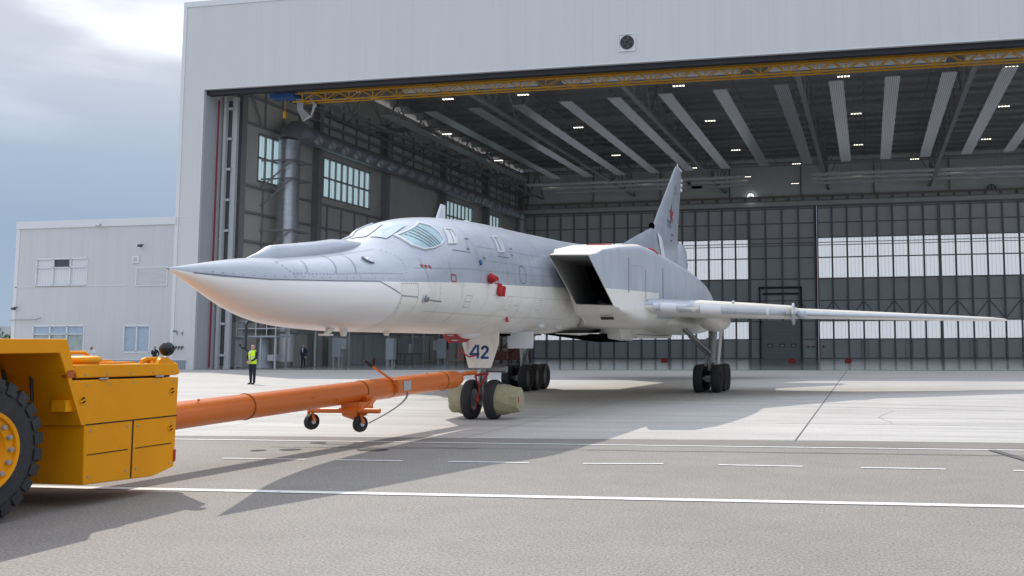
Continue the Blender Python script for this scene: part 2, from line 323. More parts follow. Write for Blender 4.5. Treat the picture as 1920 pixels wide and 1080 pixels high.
# ------------------------------------------------------------------ ground
gq = MB()
for x0, x1, y0, y1 in ((-1500, 1500, -80, 61.7), (-1500, -49.0, 61.7, 2600), (40.2, 1500, 61.7, 2600), (-49.0, 40.2, 130.4, 2600)): gq.add([(x0, y0, 0), (x1, y0, 0), (x1, y1, 0), (x0, y1, 0)], [(0, 1, 2, 3)])
tag(gq.build('ground', 'asphalt'), kind='structure')
ce = lambda x: 17.4 + .075 * x   # concrete edge line
tag(MB().add([(-140, ce(-25) - 1.5, .004), (-25, ce(-25), .004), (0, ce(0), .004), (90, ce(90) - 3, .004), (90, 61.7, .004), (-140, 61.7, .004)], [(0, 1, 2, 3, 4, 5)]).build('concrete_apron', 'concrete'), kind='structure')
be = lambda x: 16.42 + .045 * x
tag(MB().add([(-25, be(-25), .003), (60, be(60), .003), (60, ce(60) - .01, .003), (-25, ce(-25) - .01, .003)], [(0, 1, 2, 3)]).build('asphalt_edge_band', 'asphalt2'), kind='structure')
mk = MB()
def seg(x0, y0, x1, y1, w, mi=0):
    d = Vector((x1 - x0, y1 - y0, 0)).normalized(); q = Vector((-d.y, d.x, 0)) * w / 2
    a = Vector((x0, y0, .0075)); b = Vector((x1, y1, .0075)); mk.add([a - q, b - q, b + q, a + q], [(0, 1, 2, 3)], mi)
seg(-45, 14.75, 45, 17.7, .10)
seg(-40, 8.85, 40, 12.55, .165)
dsh = [(-9.6, -8.26), (-7.77, -6.74), (-6.04, -4.83), (-4.03, -2.9), (-2.11, -.94), (-.15, .97), (1.84, 2.95), (3.8, 4.9), (-11.6, -10.5), (-13.5, -12.4)]
for a, b in dsh: f = lambda x: 13.72 + .047 * x if x < -4 else 13.72 + .01 * x; seg(a, f(a), b, f(b), .085)
tag(mk.build('road_markings', 'paint'), kind='structure')
pc = MB()
for cx_, cy_, a_, b_y in ((-7.95, 14.75, .26, .22), (-9.3, 14.55, .18, .13), (-9.75, 14.35, .12, .10)):
    pr_ = [(cx_ + a_ * (1 + rnd.uniform(-.18, .18)) * math.cos(2 * math.pi * k / 22), cy_ + b_y * (1 + rnd.uniform(-.18, .18)) * math.sin(2 * math.pi * k / 22), .0075) for k in range(22)]
    pc.add(pr_, [tuple(range(22))])
def crack(x0, y0, x1, y1, amp, w, seed):
    rr_ = random.Random(seed); n = 26; P_ = []; o_ = 0
    for k in range(n + 1):
        o_ = o_ * .7 + rr_.uniform(-amp, amp); t = k / n; P_.append((x0 + (x1 - x0) * t + o_ * .3, y0 + (y1 - y0) * t + o_, .0062))
    pc.strip(P_, w, (0, 0, 1))
crack(-4.5, 15.2, 7, 15.75, .05, .022, 2); crack(-9.9, 14.9, -6.3, 15.2, .05, .03, 9)
tag(pc.build('asphalt_patch', mat('fresh_bitumen', (.075, .07, .065), .9, var=.3, vscale=20)), kind='structure')
jt = MB()
def jseg(x0, y0, x1, y1, w, z=.008):
    d = Vector((x1 - x0, y1 - y0, 0)).normalized(); q = Vector((-d.y, d.x, 0)) * w / 2; a = Vector((x0, y0, z)); b = Vector((x1, y1, z)); jt.add([a - q, b - q, b + q, a + q], [(0, 1, 2, 3)])
jseg(-1.3, ce(-1.3), -1.38, 61.6, .03)
for xx in (-19.3, -13.3, 10.7, 22.7, -31.3, -43.3, -7.3): jseg(xx, ce(xx), xx, 61.6, .012)
for yy in (22.5, 28.5, 40.5, 52.5): jseg(-60, yy, 60, yy + .3, .012)
jseg(1.86, 16.25, 2.6, 13.2, .14, .0115)
for k in range(9):
    x0 = -9 + k * 2.1; jseg(x0, 15.4 + .03 * x0, x0 + 2.1, 15.42 + .03 * (x0 + 2.1) + rnd.uniform(-.02, .02), .02, .0115)
ppt = [(.35 + rnd.uniform(-.08, .08) + .12 * math.sin(k), 26 - k * .62) for k in range(9)]
for a, b in zip(ppt, ppt[1:]): jseg(a[0], a[1], b[0], b[1], .009)
tag(jt.build('slab_joints', 'joint'), kind='structure')
tmk = MB(); MT['tyremark'] = mat('tyre_mark', (.385, .37, .355), .85, var=.12, vscale=3)
for x0, y0, x1, y1, bend, w in ((-25, 30, 12, 23.5, .8, .10), (-25, 31.4, 12, 25, .9, .10), (-2, 21, 14, 20.4, .1, .12)):
    P_ = []
    for k in range(25): t = k / 24; P_.append((x0 + (x1 - x0) * t + bend * math.sin(math.pi * t) * (abs(y1 - y0) > 20), y0 + (y1 - y0) * t + bend * math.sin(math.pi * t) * (abs(y1 - y0) <= 20), .0068))
    tmk.strip(P_, w, (0, 0, 1))
tag(tmk.build('tyre_marks', 'tyremark'), kind='structure')
# hangar floor (falls slightly to the rear) with a steel threshold
FZ = lambda y: -.36 * (y - 61.7) / 68.3 + .006
tag(MB().add([(-48, 61.75, FZ(61.75)), (40, 61.75, FZ(61.75)), (40, 130, FZ(130)), (-48, 130, FZ(130))], [(0, 1, 2, 3)]).build('hangar_floor', 'epoxy'), kind='structure')
tag(MB().bx(-47.3, 40, 61.55, 61.75, .0, .02).build('threshold_rail', 'dark'), kind='structure')

# ------------------------------------------------------------------ hangar
HX0, HX1, HY0, HY1, HZ = -49.2, 40.0, 61.7, 130.0, 27.0
hang = empty('hangar', (0, 61.7, 0), 0, 'huge pale grey hangar with its front wide open behind the aircraft', 'hangar')
def hp(mb, name, m, parent=hang, **k):
    for i, (x, y, z) in enumerate(mb.v): mb.v[i] = (x, y - 61.7, z)
    return mb.build(name, m, parent, **k)
def hv(mb, name, m, parent, **k):
    for i, (x, y, z) in enumerate(mb.v): mb.v[i] = (x, y - 61.7, z)
    if k.pop('each', 0): return mb.each(name, m, parent, **k)
    return mb.build(name, m, parent, **k)
fac = MB()
fac.bx(HX0, -47.3, 61.7, 61.9, 0, HZ).bx(-47.3, HX1, 61.7, 61.9, 20.44, HZ)
FAX = -15.45; FAZ = 21.77
hp(fac, 'facade', 'clad')
hp(MB().bx(HX0 - .06, HX0 + .22, 61.66, 61.698, 0, HZ).bx(HX0, HX1, 61.65, 61.697, HZ - .35, HZ + .05).bx(-47.32, HX1, 61.66, 61.95, 20.36, 20.44).bx(-49.1, -47.8, 61.685, 61.698, 11.02, 11.07), 'facade_trim', 'trim')
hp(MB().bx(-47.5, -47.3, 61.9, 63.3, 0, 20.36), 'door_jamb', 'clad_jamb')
hp(MB().bx(-47.3, HX1, 62.0, 62.5, 20.02, 20.36).bx(-47.3, HX1, 62.5, 63.4, 20.36, 20.5), 'door_header', 'black')
hp(MB().bx(-47.3, -47.15, 63.2, 63.7, 0, 20.3).bx(-46.95, -46.75, 63.5, 63.8, 0, 20.3).bx(-46.55, -46.1, 63.9, 64.15, 0, 20.3), 'jamb_post', 'steel_l')
hp(MB().cyl((-47.14, 63.16, .1), (-47.14, 63.16, 19.9), .07, n=10), 'downpipe', 'redpipe')
hp(MB().bx(-46.78, -46.5, 63.83, 63.9, 0.2, 20), 'jamb_slot', 'dark')
st = MB()
for k in range(9): st.bx(-46.9, -46.4, 63.7, 63.95, .9 + k * 2.3, 1.08 + k * 2.3)
hv(st, 'jamb_bracket', 'steel_l', hang, each=1)
# vent fan in the facade
v = MB(); w = .53
for a, b, c, d in ((-w - .07, w + .07, w, w + .07), (-w - .07, w + .07, -w - .07, -w), (-w - .07, -w, -w, w), (w, w + .07, -w, w)): v.bx(FAX + a, FAX + b, 61.62, 61.697, FAZ + c, FAZ + d)
vent = hp(v, 'facade_vent', 'trim')
hv(MB().bx(FAX - .52, FAX + .52, 61.66, 61.694, FAZ - .52, FAZ + .52), 'vent_backing', 'trim', vent)
hv(MB().cyl((FAX + .02, 61.6, FAZ), (FAX + .02, 61.65, FAZ), .47, n=28), 'vent_opening', 'black', vent)
fb = MB()
for k in range(5):
    a = k * 1.2566; fb.box((FAX + .02 + .22 * math.cos(a), 61.585, FAZ + .22 * math.sin(a)), (.4, .015, .12), (0, -a, 0))
hv(fb, 'fan_blade', 'dark', vent)
# side, rear, right walls and roof
hp(MB().bx(-48.2, -48.0, 61.9, HY1, -.4, 26), 'side_wall', 'inner')
hp(MB().bx(-49.2, -48.2, 61.9, HY1, -.4, 26.5), 'outer_side_wall', 'clad')
rw = hp(MB().bx(HX1, HX1 + .3, 61.9, HY1, -.4, 1.5).bx(HX1, HX1 + .3, 61.9, HY1, 19, 26.5).bx(HX1, HX1 + .3, 61.9, 64, 1.5, 19).bx(HX1, HX1 + .3, 128, HY1, 1.5, 19), 'right_wall', 'inner')
hp(MB().bx(HX1 + .1, HX1 + .14, 64, 128, 1.5, 19), 'right_light_band', 'polyr')  # unseen translucent band, added to let more light into the hangar
hp(MB().bx(-49.2, HX1 + .3, 61.9, HY1 + .6, 26.5, 26.8), 'roof', 'deck')
# windows in the side wall: cut by building the wall from strips
WIN = [(69.3, 74.2, 14.9, 18.7), (78.9, 87.3, 15.0, 18.6), (104.9, 112.6, 15.0, 18.5), (118.2, 121.6, 15.0, 18.5)]
for nm in ('side_wall', 'outer_side_wall'):
    o = bpy.data.objects[nm]; bpy.data.objects.remove(o)
def wall_strips(x0, x1):
    mb = MB(); ys = [61.9]
    for a, b, c, d in WIN:
        mb.bx(x0, x1, ys[-1], a, -.4, 26); mb.bx(x0, x1, a, b, -.4, c); mb.bx(x0, x1, a, b, d, 26); ys.append(b)
    mb.bx(x0, x1, ys[-1], HY1, -.4, 26); return mb
hp(wall_strips(-48.2, -48.0), 'side_wall', 'inner')
for a, b, c, d in WIN:
    wf = MB(); n = max(2, round((b - a) / 1.05))
    for k in range(n + 1): y = a + (b - a) * k / n; wf.bx(-48.1, -47.93, y - .05, y + .05, c, d)
    for z in (c, (c + d) / 2, d): wf.bx(-48.12, -47.9, a - .05, b + .05, z - .07, z + .07)
    wo_ = hp(wf, 'window', 'steel')
    hv(MB().bx(-48.16, -48.12, a, b, c, d), 'window_pane', 'polyside', wo_)
cols = MB()
colY = [66.4, 77.2, 89.6, 103.2, 116.0, 128.6]
for y in colY:
    c_ = MB().bx(-48.0, -47.25, y - .06, y + .06, -.3, 24).bx(-47.28, -47.2, y - .3, y + .3, -.3, 24)
    hp(c_, 'column', 'steel')
gd = MB()
for z in (2.9, 5.3, 7.6, 9.9, 12.2, 14.3, 19.3, 21.5): gd.bx(-48, -47.78, 63.9, HY1, z - .09, z + .09)
hp(gd, 'wall_girt', 'steel')
gv = MB()
for k in range(26):
    y = 67.6 + k * 2.4
    gv.bx(-48, -47.86, y - .05, y + .05, 0, 14.3); gv.bx(-48, -47.86, y - .05, y + .05, 19.3, 24)
hp(gv, 'wall_stud', 'steel')
br = MB()
for y0, y1, z0, z1 in ((99.5, 103.2, 12.2, 19.3), (103.2, 114.5, 19.3, 24), (66.4, 69.3, 24, 19.3), (91.2, 99.5, 19.3, 24), (128, 118, 9.9, 14.3)): br.tube([(-47.7, y0, z0), (-47.7, y1, z1)], .09, 6)
hv(br, 'wall_brace', 'steel', hang, each=1)
# roof trusses running front to rear
for tx in (-44.6, -31.4, -18.7, -4.9, 8.1, 21.5, 34.5):
    t = MB(); t.bx(tx - .2, tx + .2, 64, HY1 - .5, 21.95, 22.15); t.bx(tx - .15, tx + .15, 64, HY1 - .5, 25.5, 25.7)
    y = 66.; up = True
    while y < 126:
        t.tube([(tx, y, 22.1), (tx, y + 2.9, 25.55)], .075, 5); t.tube([(tx, y + 2.9, 25.55), (tx, y + 5.8, 22.1)], .075, 5)
        for q in (-1, 1): t.tube([(tx, y, 22.1), (tx + q * 1.6, y, 25.4)], .05, 5)
        y += 5.8
    hp(t, 'roof_truss', 'steel')
for k, py in enumerate((68.5, 75.2, 88.6, 102.8, 115.5)):
    t = MB(); t.bx(-48, HX1, py - .12, py + .12, 23.1, 23.3); t.tube([(-48, py - .4, 22.9), (HX1, py - .4, 22.9)], .05, 6); t.tube([(-48, py - .6, 22.75), (HX1, py - .6, 22.75)], .04, 6)
    x = -47.
    while x < 38: t.tube([(x, py, 23.2), (x + 2.1, py, 25.8)], .045, 5); t.tube([(x + 2.1, py, 25.8), (x + 4.2, py, 23.2)], .045, 5); x += 6.5
    hp(t, 'roof_purlin', 'steel')
pr = MB()
for k in range(22): pr.bx(-48, HX1, 64 + k * 3, 64.14 + k * 3, 26.15, 26.49)
hp(pr, 'deck_joist', 'steel')
sb = MB()
sb.bx(-47.7, -47.3, 64, HY1, 22.2, 22.5); sb.tube([(-46.2, 74, 21.0), (-46.2, 112, 21.0)], .06, 6)
for a in range(8): sb.tube([(-47.5, 66 + a * 8, 22.4), (-44.6, 70 + a * 8, 22.1)], .08, 5); sb.tube([(-44.6, 70 + a * 8, 22.1), (-47.5, 74 + a * 8, 22.4)], .08, 5)
hp(sb, 'eaves_brace', 'steel')

# rear wall: upper band, sliding door leaves with translucent panes
hp(MB().bx(-48, HX1, HY1, HY1 + .25, 20.0, 26.5), 'rear_wall', 'innerback')
cr_ = MB().bx(-47.5, HX1, 128.8, 129.3, 21.0, 21.25).bx(-47.5, HX1, 128.9, 129.0, 20.5, 21.0)
for k in range(46): cr_.box((-46.8 + k * 1.93, 128.65, 20.85), (.12, .5, .35))
hp(cr_, 'rear_door_rail', mat('rail_ochre', (.30, .27, .20), .6))
bxs = MB()
for k in range(45): bxs.bx(-46.6 + k * 1.93, -45.05 + k * 1.93, 128.75, 128.85, 20.6, 20.95)
hv(bxs, 'rail_box', 'steel_l', hang, each=1)
rs = MB()
for k in range(9): rs.bx(-47 + k * 9.6, -46.85 + k * 9.6, 129.6, 129.99, 21.3, 26)
hp(rs, 'rear_stud', 'steel')
MW = 1.96
leaves = [(-47.9, -26.6, 'w', 11), (-26.55, -15.6, 'w', 6), (-15.55, -6.75, 'p', 4), (-6.5, 9.2, 'w', 8), (9.25, 25.0, 'w', 8), (25.05, 39.9, 'w', 8)]
ZB, ZT = -.36, 20.0
for (x0, x1, typ, n) in leaves:
    y = HY1; e = (x1 - x0) / n
    lf = MB(); pb = MB()
    P = lambda z0, z1: pb.bx(x0, x1, y, y + .08, z0, z1)
    if typ == 'w':
        P(ZB, 2.25); P(4.55, 10.2); P(15.65, ZT)
        hasw = [not (x0 < -40 and k < 1) for k in range(n)]
        if x0 < -40: pb.bx(x0, x0 + e, y, y + .08, 2.25, 4.55); pb.bx(x0, x0 + e, y, y + .08, 10.2, 15.65)
    else: P(ZB, ZT); hasw = [False] * n
    leaf = hp(pb, 'rear_door_leaf', 'innerback')
    fr = MB()
    for k in range(n + 1):
        w_ = .12
        if k in (0, n): fr.bx(x0 if k == 0 else x1 - .17, x0 + .17 if k == 0 else x1 + .045, y - .22, y - .002, ZB, ZT)
        else: fr.bx(x0 + k * e - w_, x0 + k * e + w_, y - .22, y - .002, ZB, ZT)
    for z, h in ((ZT - .1, .12), (19.6, .05), (17.65, .06), (15.65, .07), (15.0, .045), (14.65, .045), (13.0, .075), (10.2, .09), (7.3, .06), (4.6, .06), (2.2, .06), (ZB + .05, .07)): fr.bx(x0 + .01, x1 - .01, y - .2, y - .004, z - h, z + h)
    if typ == 'w' or 1:
        for k in range(n):
            xa, xb = x0 + k * e, x0 + (k + 1) * e
            if k % 2 == 0: xa, xb = xb, xa
            fr.tube([(xa, y - .12, 7.2), (xb, y - .12, 4.7)], .06, 5)
    hv(fr, 'door_frame', 'dark' if 0 else 'steel', leaf)
    pn = MB()
    for k in range(n):
        if hasw[k]:
            for z0, z1 in ((2.25, 4.55), (10.2, 15.65)): pn.bx(x0 + k * e + .05, x0 + (k + 1) * e - .05, y + .01, y + .05, z0, z1)
            hz = MB().bx(x0 + k * e, x0 + (k + 1) * e, y - .1, y - .01, 15.05, 15.12)
    if pn.v: hv(pn, 'translucent_pane', 'poly', leaf, each=1)
# roller gate in the solid leaf
g = MB().bx(-13.9, -8.9, 129.7, 129.77, -.34, 4.7)
gate = hp(g, 'roller_gate', 'cabinet')
gl = MB()
for k in range(9): gl.bx(-13.9, -8.9, 129.69, 129.7, .2 + k * .5, .22 + k * .5)
hv(gl, 'gate_rib', 'steel', gate)
for x in (-12.9, -11.3, -9.8): gw = hv(MB().bx(x - .36, x + .36, 129.66, 129.69, 1.15, 1.6), 'gate_window', 'black', gate); hv(MB().bx(x - .25, x + .25, 129.64, 129.66, 1.24, 1.5), 'gate_window_pane', 'tile', gate)
hv(MB().bx(-14.3, -14.1, 129.5, 129.77, -.3, 9.2).bx(-8.8, -8.6, 129.5, 129.77, -.3, 9.2).bx(-14.3, -8.6, 129.5, 129.77, 8.9, 9.2).bx(-13.8, -9, 129.45, 129.77, 8.1, 8.35), 'gate_guide', 'dark', gate)
hp(MB().cyl((-6.62, 129.7, ZB), (-6.62, 129.7, 20), .09, n=8), 'rear_downpipe', 'redpipe')
sg = MB()
for x, z in ((-7.9, 1.1), (-7.2, 1.1), (-5.9, 1.1)): sg.bx(x - .12, x + .12, 129.5, 129.6, z, z + .22)
hp(sg, 'door_control', 'red')
hp(MB().bx(-7.2, -7.0, 129.5, 129.6, .3, .55).bx(-6.1, -5.9, 129.5, 129.6, .3, .55).bx(-8.0, -7.9, 129.5, 129.6, 3., 3.3).bx(-7.7, -7.6, 129.5, 129.6, 3., 3.3), 'door_sticker', 'trim')
wd = MB()
for x in (-24.3, -38.2, -1.0, 4.6, 12.6, 20.5): wd.bx(x - .02, x + .02, 129.9, 129.99, -.3, 1.95); wd.bx(x + .9, x + .94, 129.9, 129.99, -.3, 1.95); wd.bx(x, x + .92, 129.9, 129.99, 1.93, 1.97)
hp(wd, 'wicket_outline', 'steel')
for k, x in enumerate((-15.25, 15.84)):
    z = 21.36
    f = empty('wall_fan', (x, 129.5, z), 0, ['round wall fan glowing with daylight above the solid rear door leaf', 'dimmer round wall fan high on rear wall at far right'][k], 'fan', 'round fans on the rear wall')
    MB().lathe([(-.08, .50), (-.08, .60), (.08, .60), (.08, .50), (-.08, .50)], (0, 0, 0), 'Y', 24).build('fan_housing', 'black', f)
    MB().cyl((0, .05, 0), (0, .07, 0), .5, n=24).build('fan_opening', 'fangl' if k == 0 else 'steel_l', f)
    b_ = MB()
    for q in range(5): a = q * 1.2566 + .3; b_.box((.26 * math.cos(a), -.02, .26 * math.sin(a)), (.5, .02, .07), (0, -a, 0))
    b_.cyl((0, -.05, 0), (0, 0, 0), .09, n=10); b_.build('fan_blade', 'black', f)

# radiant heating strips
def rstrip(x, y0, y1, z, w, label, grp, along='Y', xl=None):
    e = empty('radiant_heater', (x, y0, z), 0, label, 'heating panel', grp)
    if along == 'Y':
        MB().bx(-w / 2, w / 2, 0, y1 - y0, -.03, .03).build('strip_panel', 'radiant', e)
        h = MB()
        for k in range(5): yy = (y1 - y0) * (k + .1) / 4.2; h.tube([(-w / 2, yy, .03), (-w / 2, yy, 3)], .015, 4); h.tube([(w / 2, yy, .03), (w / 2, yy, 3)], .015, 4)
        h.each('hanger_rod', 'steel', e)
    else:
        MB().bx(0, xl, -w / 2, w / 2, -.12, .06).build('strip_panel', 'radiant_x', e)
        h = MB()
        for k in range(4): h.tube([(xl * (k + .3) / 4, 0, .03), (xl * (k + .3) / 4, 0, 3)], .015, 4)
        h.each('hanger_rod', 'steel', e)
px = [-41.6, -37.25, -33.0, -28.9, -24.6, -20.3, -15.9, -11.35, -6.4, -2.1, 2.2, 6.4, 10.7, 15.0]
for k, x in enumerate(px):
    y0 = 78.2 - .0575 * (x + 41.6) * 1.35; y1 = 113.8 - .0575 * (x + 41.6) * 1.9
    rstrip(x, y0, y1, 22, 1.13, ORD[k] + ' long grey heating strip from the left running towards the hangar rear', 'long heating strips under the roof')
for q, (xa, xb, nm) in enumerate(((-42.5, -22.6, 'left'), (-22.2, -7.6, 'middle'), (-6.4, 8.0, 'right'), (8.6, 30, 'far right'))):
    if q == 1: xa, xb = -22.2, -14.5
    for j, y in enumerate((117.2, 120.3, 123.6)):
        rstrip(xa + (.9 * j if q == 0 else 0), y, y, 22, 1.1, '%s of three crosswise heating strips in the %s bay near the rear wall' % (['nearest', 'middle one', 'rearmost'][j], nm), 'crosswise heating strips by the rear wall', 'X', xb - xa)
for k, (xa, xb) in enumerate(((-34, -23.5), (-21.5, -8.5), (-6.5, 5.5), (6.8, 20))):
    rstrip(xa, 66.6, 66.6, 20.78, .6, ORD[k] + ' pale crosswise heating strip from the left behind the yellow crane truss', 'heating strips behind the crane', 'X', xb - xa)

# ceiling lights
lr = [(75.5, [-34.5, -27.8, -14.6, -1.5, 11.0, 24]), (88.3, [-40.4, -26.9, -14.1, -.7, 12.1, 25]), (102.5, [-40.6, -26.9, -13.6, -.65, 12.2, 25]), (112.0, [-33.5, -20, -7.8, 5.5, 18]), (119.5, [-40., -27.5, -14.5, -1., 10.5, 20.]), (126, [-36, -23, -9, 6, 18])]
proto = None
for r_, (y, xs) in enumerate(lr):
    for k, x in enumerate(xs):
        lab = '%s lit ceiling lamp from the left in the %s lamp row behind the crane' % (ORD[k], ORD[r_])
        if proto is None:
            proto = empty('ceiling_light', (x, y, 22.35), 0, lab, 'ceiling lamp', 'lit lamps under the hangar roof')
            MB().bx(-.5, .5, -.17, .17, .06, .2).build('lamp_housing', 'steel', proto)
            for j in range(4): MB().bx(-.47 + j * .26, -.33 + j * .26, -.13, .13, .02, .055).build('lamp_tube', 'lamp', proto)
        else:
            c = copy_tree(proto); c.location = (x, y, 22.35); c['label'] = lab

# overhead crane
crn = empty('overhead_crane', (-43, 64.6, 20), 0, 'yellow lattice overhead crane spanning just behind the door header', 'crane')
MB().bx(3.0, 80, -.2, .2, .42, .78).build('bridge_girder', 'craney', crn)
tr = MB().bx(1.2, 80, -.35, -.27, -.28, -.19).bx(1.2, 80, .27, .35, -.28, -.19).bx(1.2, 80, -.35, -.27, .34, .42)
x = 2.
while x < 78:
    tr.box((x, -.31, .08), (.08, .07, .56)); L_ = 1.9
    tr.tube([(x, -.31, -.22), (x + L_ / 2, -.31, .37)], .04, 5); tr.tube([(x + L_ / 2, -.31, .37), (x + L_, -.31, -.22)], .04, 5)
    tr.tube([(x, .3, -.22), (x + L_ / 2, .0, .42)], .035, 5); tr.tube([(x + L_ / 2, 0, .42), (x + L_, .3, -.22)], .035, 5)
    x += L_
tr.build('bridge_lattice', 'craney', crn)
MB().bx(-.6, 1.4, -.5, .5, .1, .45).bx(-.3, .2, -.4, .4, .45, .75).bx(.7, 1.2, -.4, .4, .45, .75).build('end_carriage', 'blue', crn)
MB().tube([(.4, 0, .1), (.4, 0, -.9)], .03, 6).box((.4, 0, -1.1), (.22, .2, .5)).build('hook_block', 'craney', crn)
fe = MB()
for k in range(5): fe.tube([(1.3 + .12 * k, .1, .1), (1.4 + .1 * k, .1, -.7), (1.9 + .1 * k, .1, -1.6 + .1 * k), (2.5, .1, -1.3), (2.7 + .05 * k, .1, -.4), (2.3, .1, .2)], .05, 6)
fe.build('festoon_cable', 'steel_l', crn)

# ventilation duct
vd = empty('ventilation_duct', (-46.3, 71.0, 0), 0, 'round silver ventilation duct rising on the left wall and running to the rear', 'duct')
MB().cyl((0, 0, 5.2), (0, 0, 18.4), .86, n=32).build('duct_riser', 'duct', vd, smooth=40)
MB().tube([(0, 0, 18.4), (0, .25, 19.0), (0, .8, 19.4), (0, 1.6, 19.45)], .86, 24).build('duct_elbow', 'duct_h', vd, smooth=40)
MB().cyl((-.1, 1.6, 19.45), (-.1, 53.3, 19.45), .72, n=24).build('duct_run', 'duct_h', vd, smooth=40)
MB().tube([(-.1, 53.3, 19.45), (-.1, 54.3, 19.2), (-.1, 54.7, 18.4), (-.1, 54.7, 15)], .72, 20).build('duct_drop', 'duct_h', vd, smooth=40)
MB().cyl((0, 0, .4), (0, 0, 5.19), .98, n=24).build('duct_base_insulation', 'silvfoil', vd, smooth=40)
for k in range(24):
    y = 3.2 + k * 2.15
    nz_ = MB().lathe([(-.14, .01), (-.14, .30), (.22, .40), (.24, .34), (.0, .26), (-.05, .01)], (.55, y, 19.05), 'X', 16)
    nz_.build('duct_nozzle', 'steel_l', vd)
bk = MB()
for z in (8.4, 10.9, 15.1, 16.6):
    bk.bx(-1.7, 1.3, -1.25, -1.1, z - .06, z + .06); bk.bx(-1.7, 1.3, 1.1, 1.25, z - .06, z + .06); bk.bx(1.1, 1.25, -1.2, 1.2, z - .06, z + .06)
    bk.tube([(-1.6, -1.3, z - 2.2), (1.2, -1.3, z)], .07, 6)
bk.each('duct_bracket', 'steel', vd)

# equipment along the left wall ---------------------------------------------
def cabinet(x, y, w, d, z0, z1, label, side=None):
    e = empty('equipment_cabinet', (x, y, FZ(y)), 0, label, 'cabinet', 'grey cabinets by the left wall')
    MB().bx(-w / 2, w / 2, -d / 2, d / 2, z0, z1).build('cabinet_body', 'cabinet', e, bevel=.02)
    MB().bx(-w / 2 + .05, w / 2 - .05, -d / 2 - .02, -d / 2, z0 + .06, z1 - .06).build('cabinet_door', 'tank', e)
    for a in (-1, 1):
        for b in (-1, 1): MB().bx(a * (w / 2 - .12) - .05, a * (w / 2 - .12) + .05, b * (d / 2 - .1) - .05, b * (d / 2 - .1) + .05, 0, z0).build('leg', 'steel_l', e)
    if side: MB().bx(w / 2, w / 2 + side[0], -d / 4, d / 4, side[1], side[2]).build('side_box', 'cabinet', e)
cabinet(-43.5, 74.5, .75, .7, .75, 2.35, 'tall grey cabinet on legs with a side box, nearest to the silver duct', (.4, 1.4, 2.3))
cabinet(-39.9, 76.8, .7, .6, .5, 2.3, 'narrow grey cabinet on legs between the first cabinet and the table')
cabinet(-40.3, 88.0, .95, .8, .5, 2.4, 'wide grey cabinet on legs right of the table with rounded corner box', (-1.4, 1.3, 2.2))
def bigbox(x0, x1, y0, y1, z1, label, nm='storage_locker'):
    e = empty(nm, ((x0 + x1) / 2, (y0 + y1) / 2, FZ((y0 + y1) / 2)), 0, label, 'locker', 'tall lockers along the left wall')
    w, d = (x1 - x0) / 2, (y1 - y0) / 2
    MB().bx(-w, w, -d, d, 0, z1).build('locker_body', 'cabinet', e, bevel=.02)
    k = MB(); q = int(max(2, d * 2 / .9))
    for i in range(1, q): k.bx(w, w + .012, -d + i * 2 * d / q - .015, -d + i * 2 * d / q + .015, .1, z1 - .1)
    k.build('locker_seam', 'steel', e)
bigbox(-47.1, -46.3, 79, 83.6, 2.7, 'grey wall locker block behind the first two cabinets')
bigbox(-47.1, -46.2, 84.2, 88.2, 2.75, 'ribbed grey locker block left of the table')
bigbox(-47.1, -46.4, 92, 97, 2.6, 'grey locker block behind the table at the left wall')
e = empty('work_table', (-43.7, 88.0, FZ(88)), 0, 'dark round-topped work table between two grey cabinets', 'table')
MB().lathe([(-.03, .01), (-.03, 1.35), (.03, 1.35), (.05, .01)], (0, 0, .95), 'Z', 20).build('tabletop', 'dark', e)
for a, b in ((-.8, -.5), (.8, -.5), (-.8, .5), (.8, .5)): MB().bx(a - .04, a + .04, b - .04, b + .04, 0, .92).build('leg', 'steel', e)
MB().bx(-.12, .12, -.1, .1, .98, 1.9).build('desk_stand', 'steel_l', e)
# steel rack frame along wall (posts and top rail)
e = empty('pipe_rack', (-44.2, 68, 0), 0, 'grey steel post and pipe rack running along the left wall base', 'pipe rack')
m_ = MB()
for y in (.2, 4.2, 9.5, 16.5, 21.5, 24, 27.5): m_.bx(-.06, .06, y - .06, y + .06, FZ(68 + y), 2.9)
m_.each('rack_post', 'steel_l', e)
MB().tube([(0, 0, 2.9), (0, 28, 2.9)], .07, 8).tube([(-.4, 0, 3.15), (-.4, 28, 3.15)], .06, 8).tube([(-.8, 0, 2.7), (-.8, 28, 2.7)], .1, 8).build('rack_pipe', 'steel', e)
# platform with railing over a tank, at the front left
e = empty('service_platform', (-45.0, 66.0, 0), 0, 'grey railed service platform over a white tank beside the silver duct', 'platform')
MB().bx(-1.6, 1.9, -.9, .9, 2.3, 2.42).build('platform_deck', 'tank', e)
rl = MB()
for z in (2.95, 3.5): rl.tube([(-1.4, -.85, z), (1.85, -.85, z), (1.85, .85, z)], .035, 6)
for x in (-1.4, -.6, .2, 1.1, 1.85): rl.tube([(x, -.85, 2.42), (x, -.85, 3.5)], .03, 6)
rl.tube([(1.85, .85, 2.42), (1.85, .85, 3.5)], .03, 6); rl.build('railing', 'trim', e)
for x in (-1.5, .6, 1.8): MB().bx(x - .06, x + .06, -.8, -.68, 0, 2.3).build('leg', 'steel_l', e)
MB().lathe([(0, .01), (0, .75), (.55, .38), (1.9, .38), (2.2, .3), (2.2, .01)], (.1, .3, .02), 'Z', 20).build('tank', 'tank', e, smooth=40)
MB().bx(1.0, 1.5, -.5, .2, .55, 1.0).build('pump_box', 'cabinet', e)
e = empty('electrical_door', (-46.9, 65.3, 0), 0, 'pale grey steel door panel with dark handle at the left wall near the opening', 'door')
MB().bx(0, .9, 0, .07, .1, 3.4).build('door_panel', 'cabinet', e)
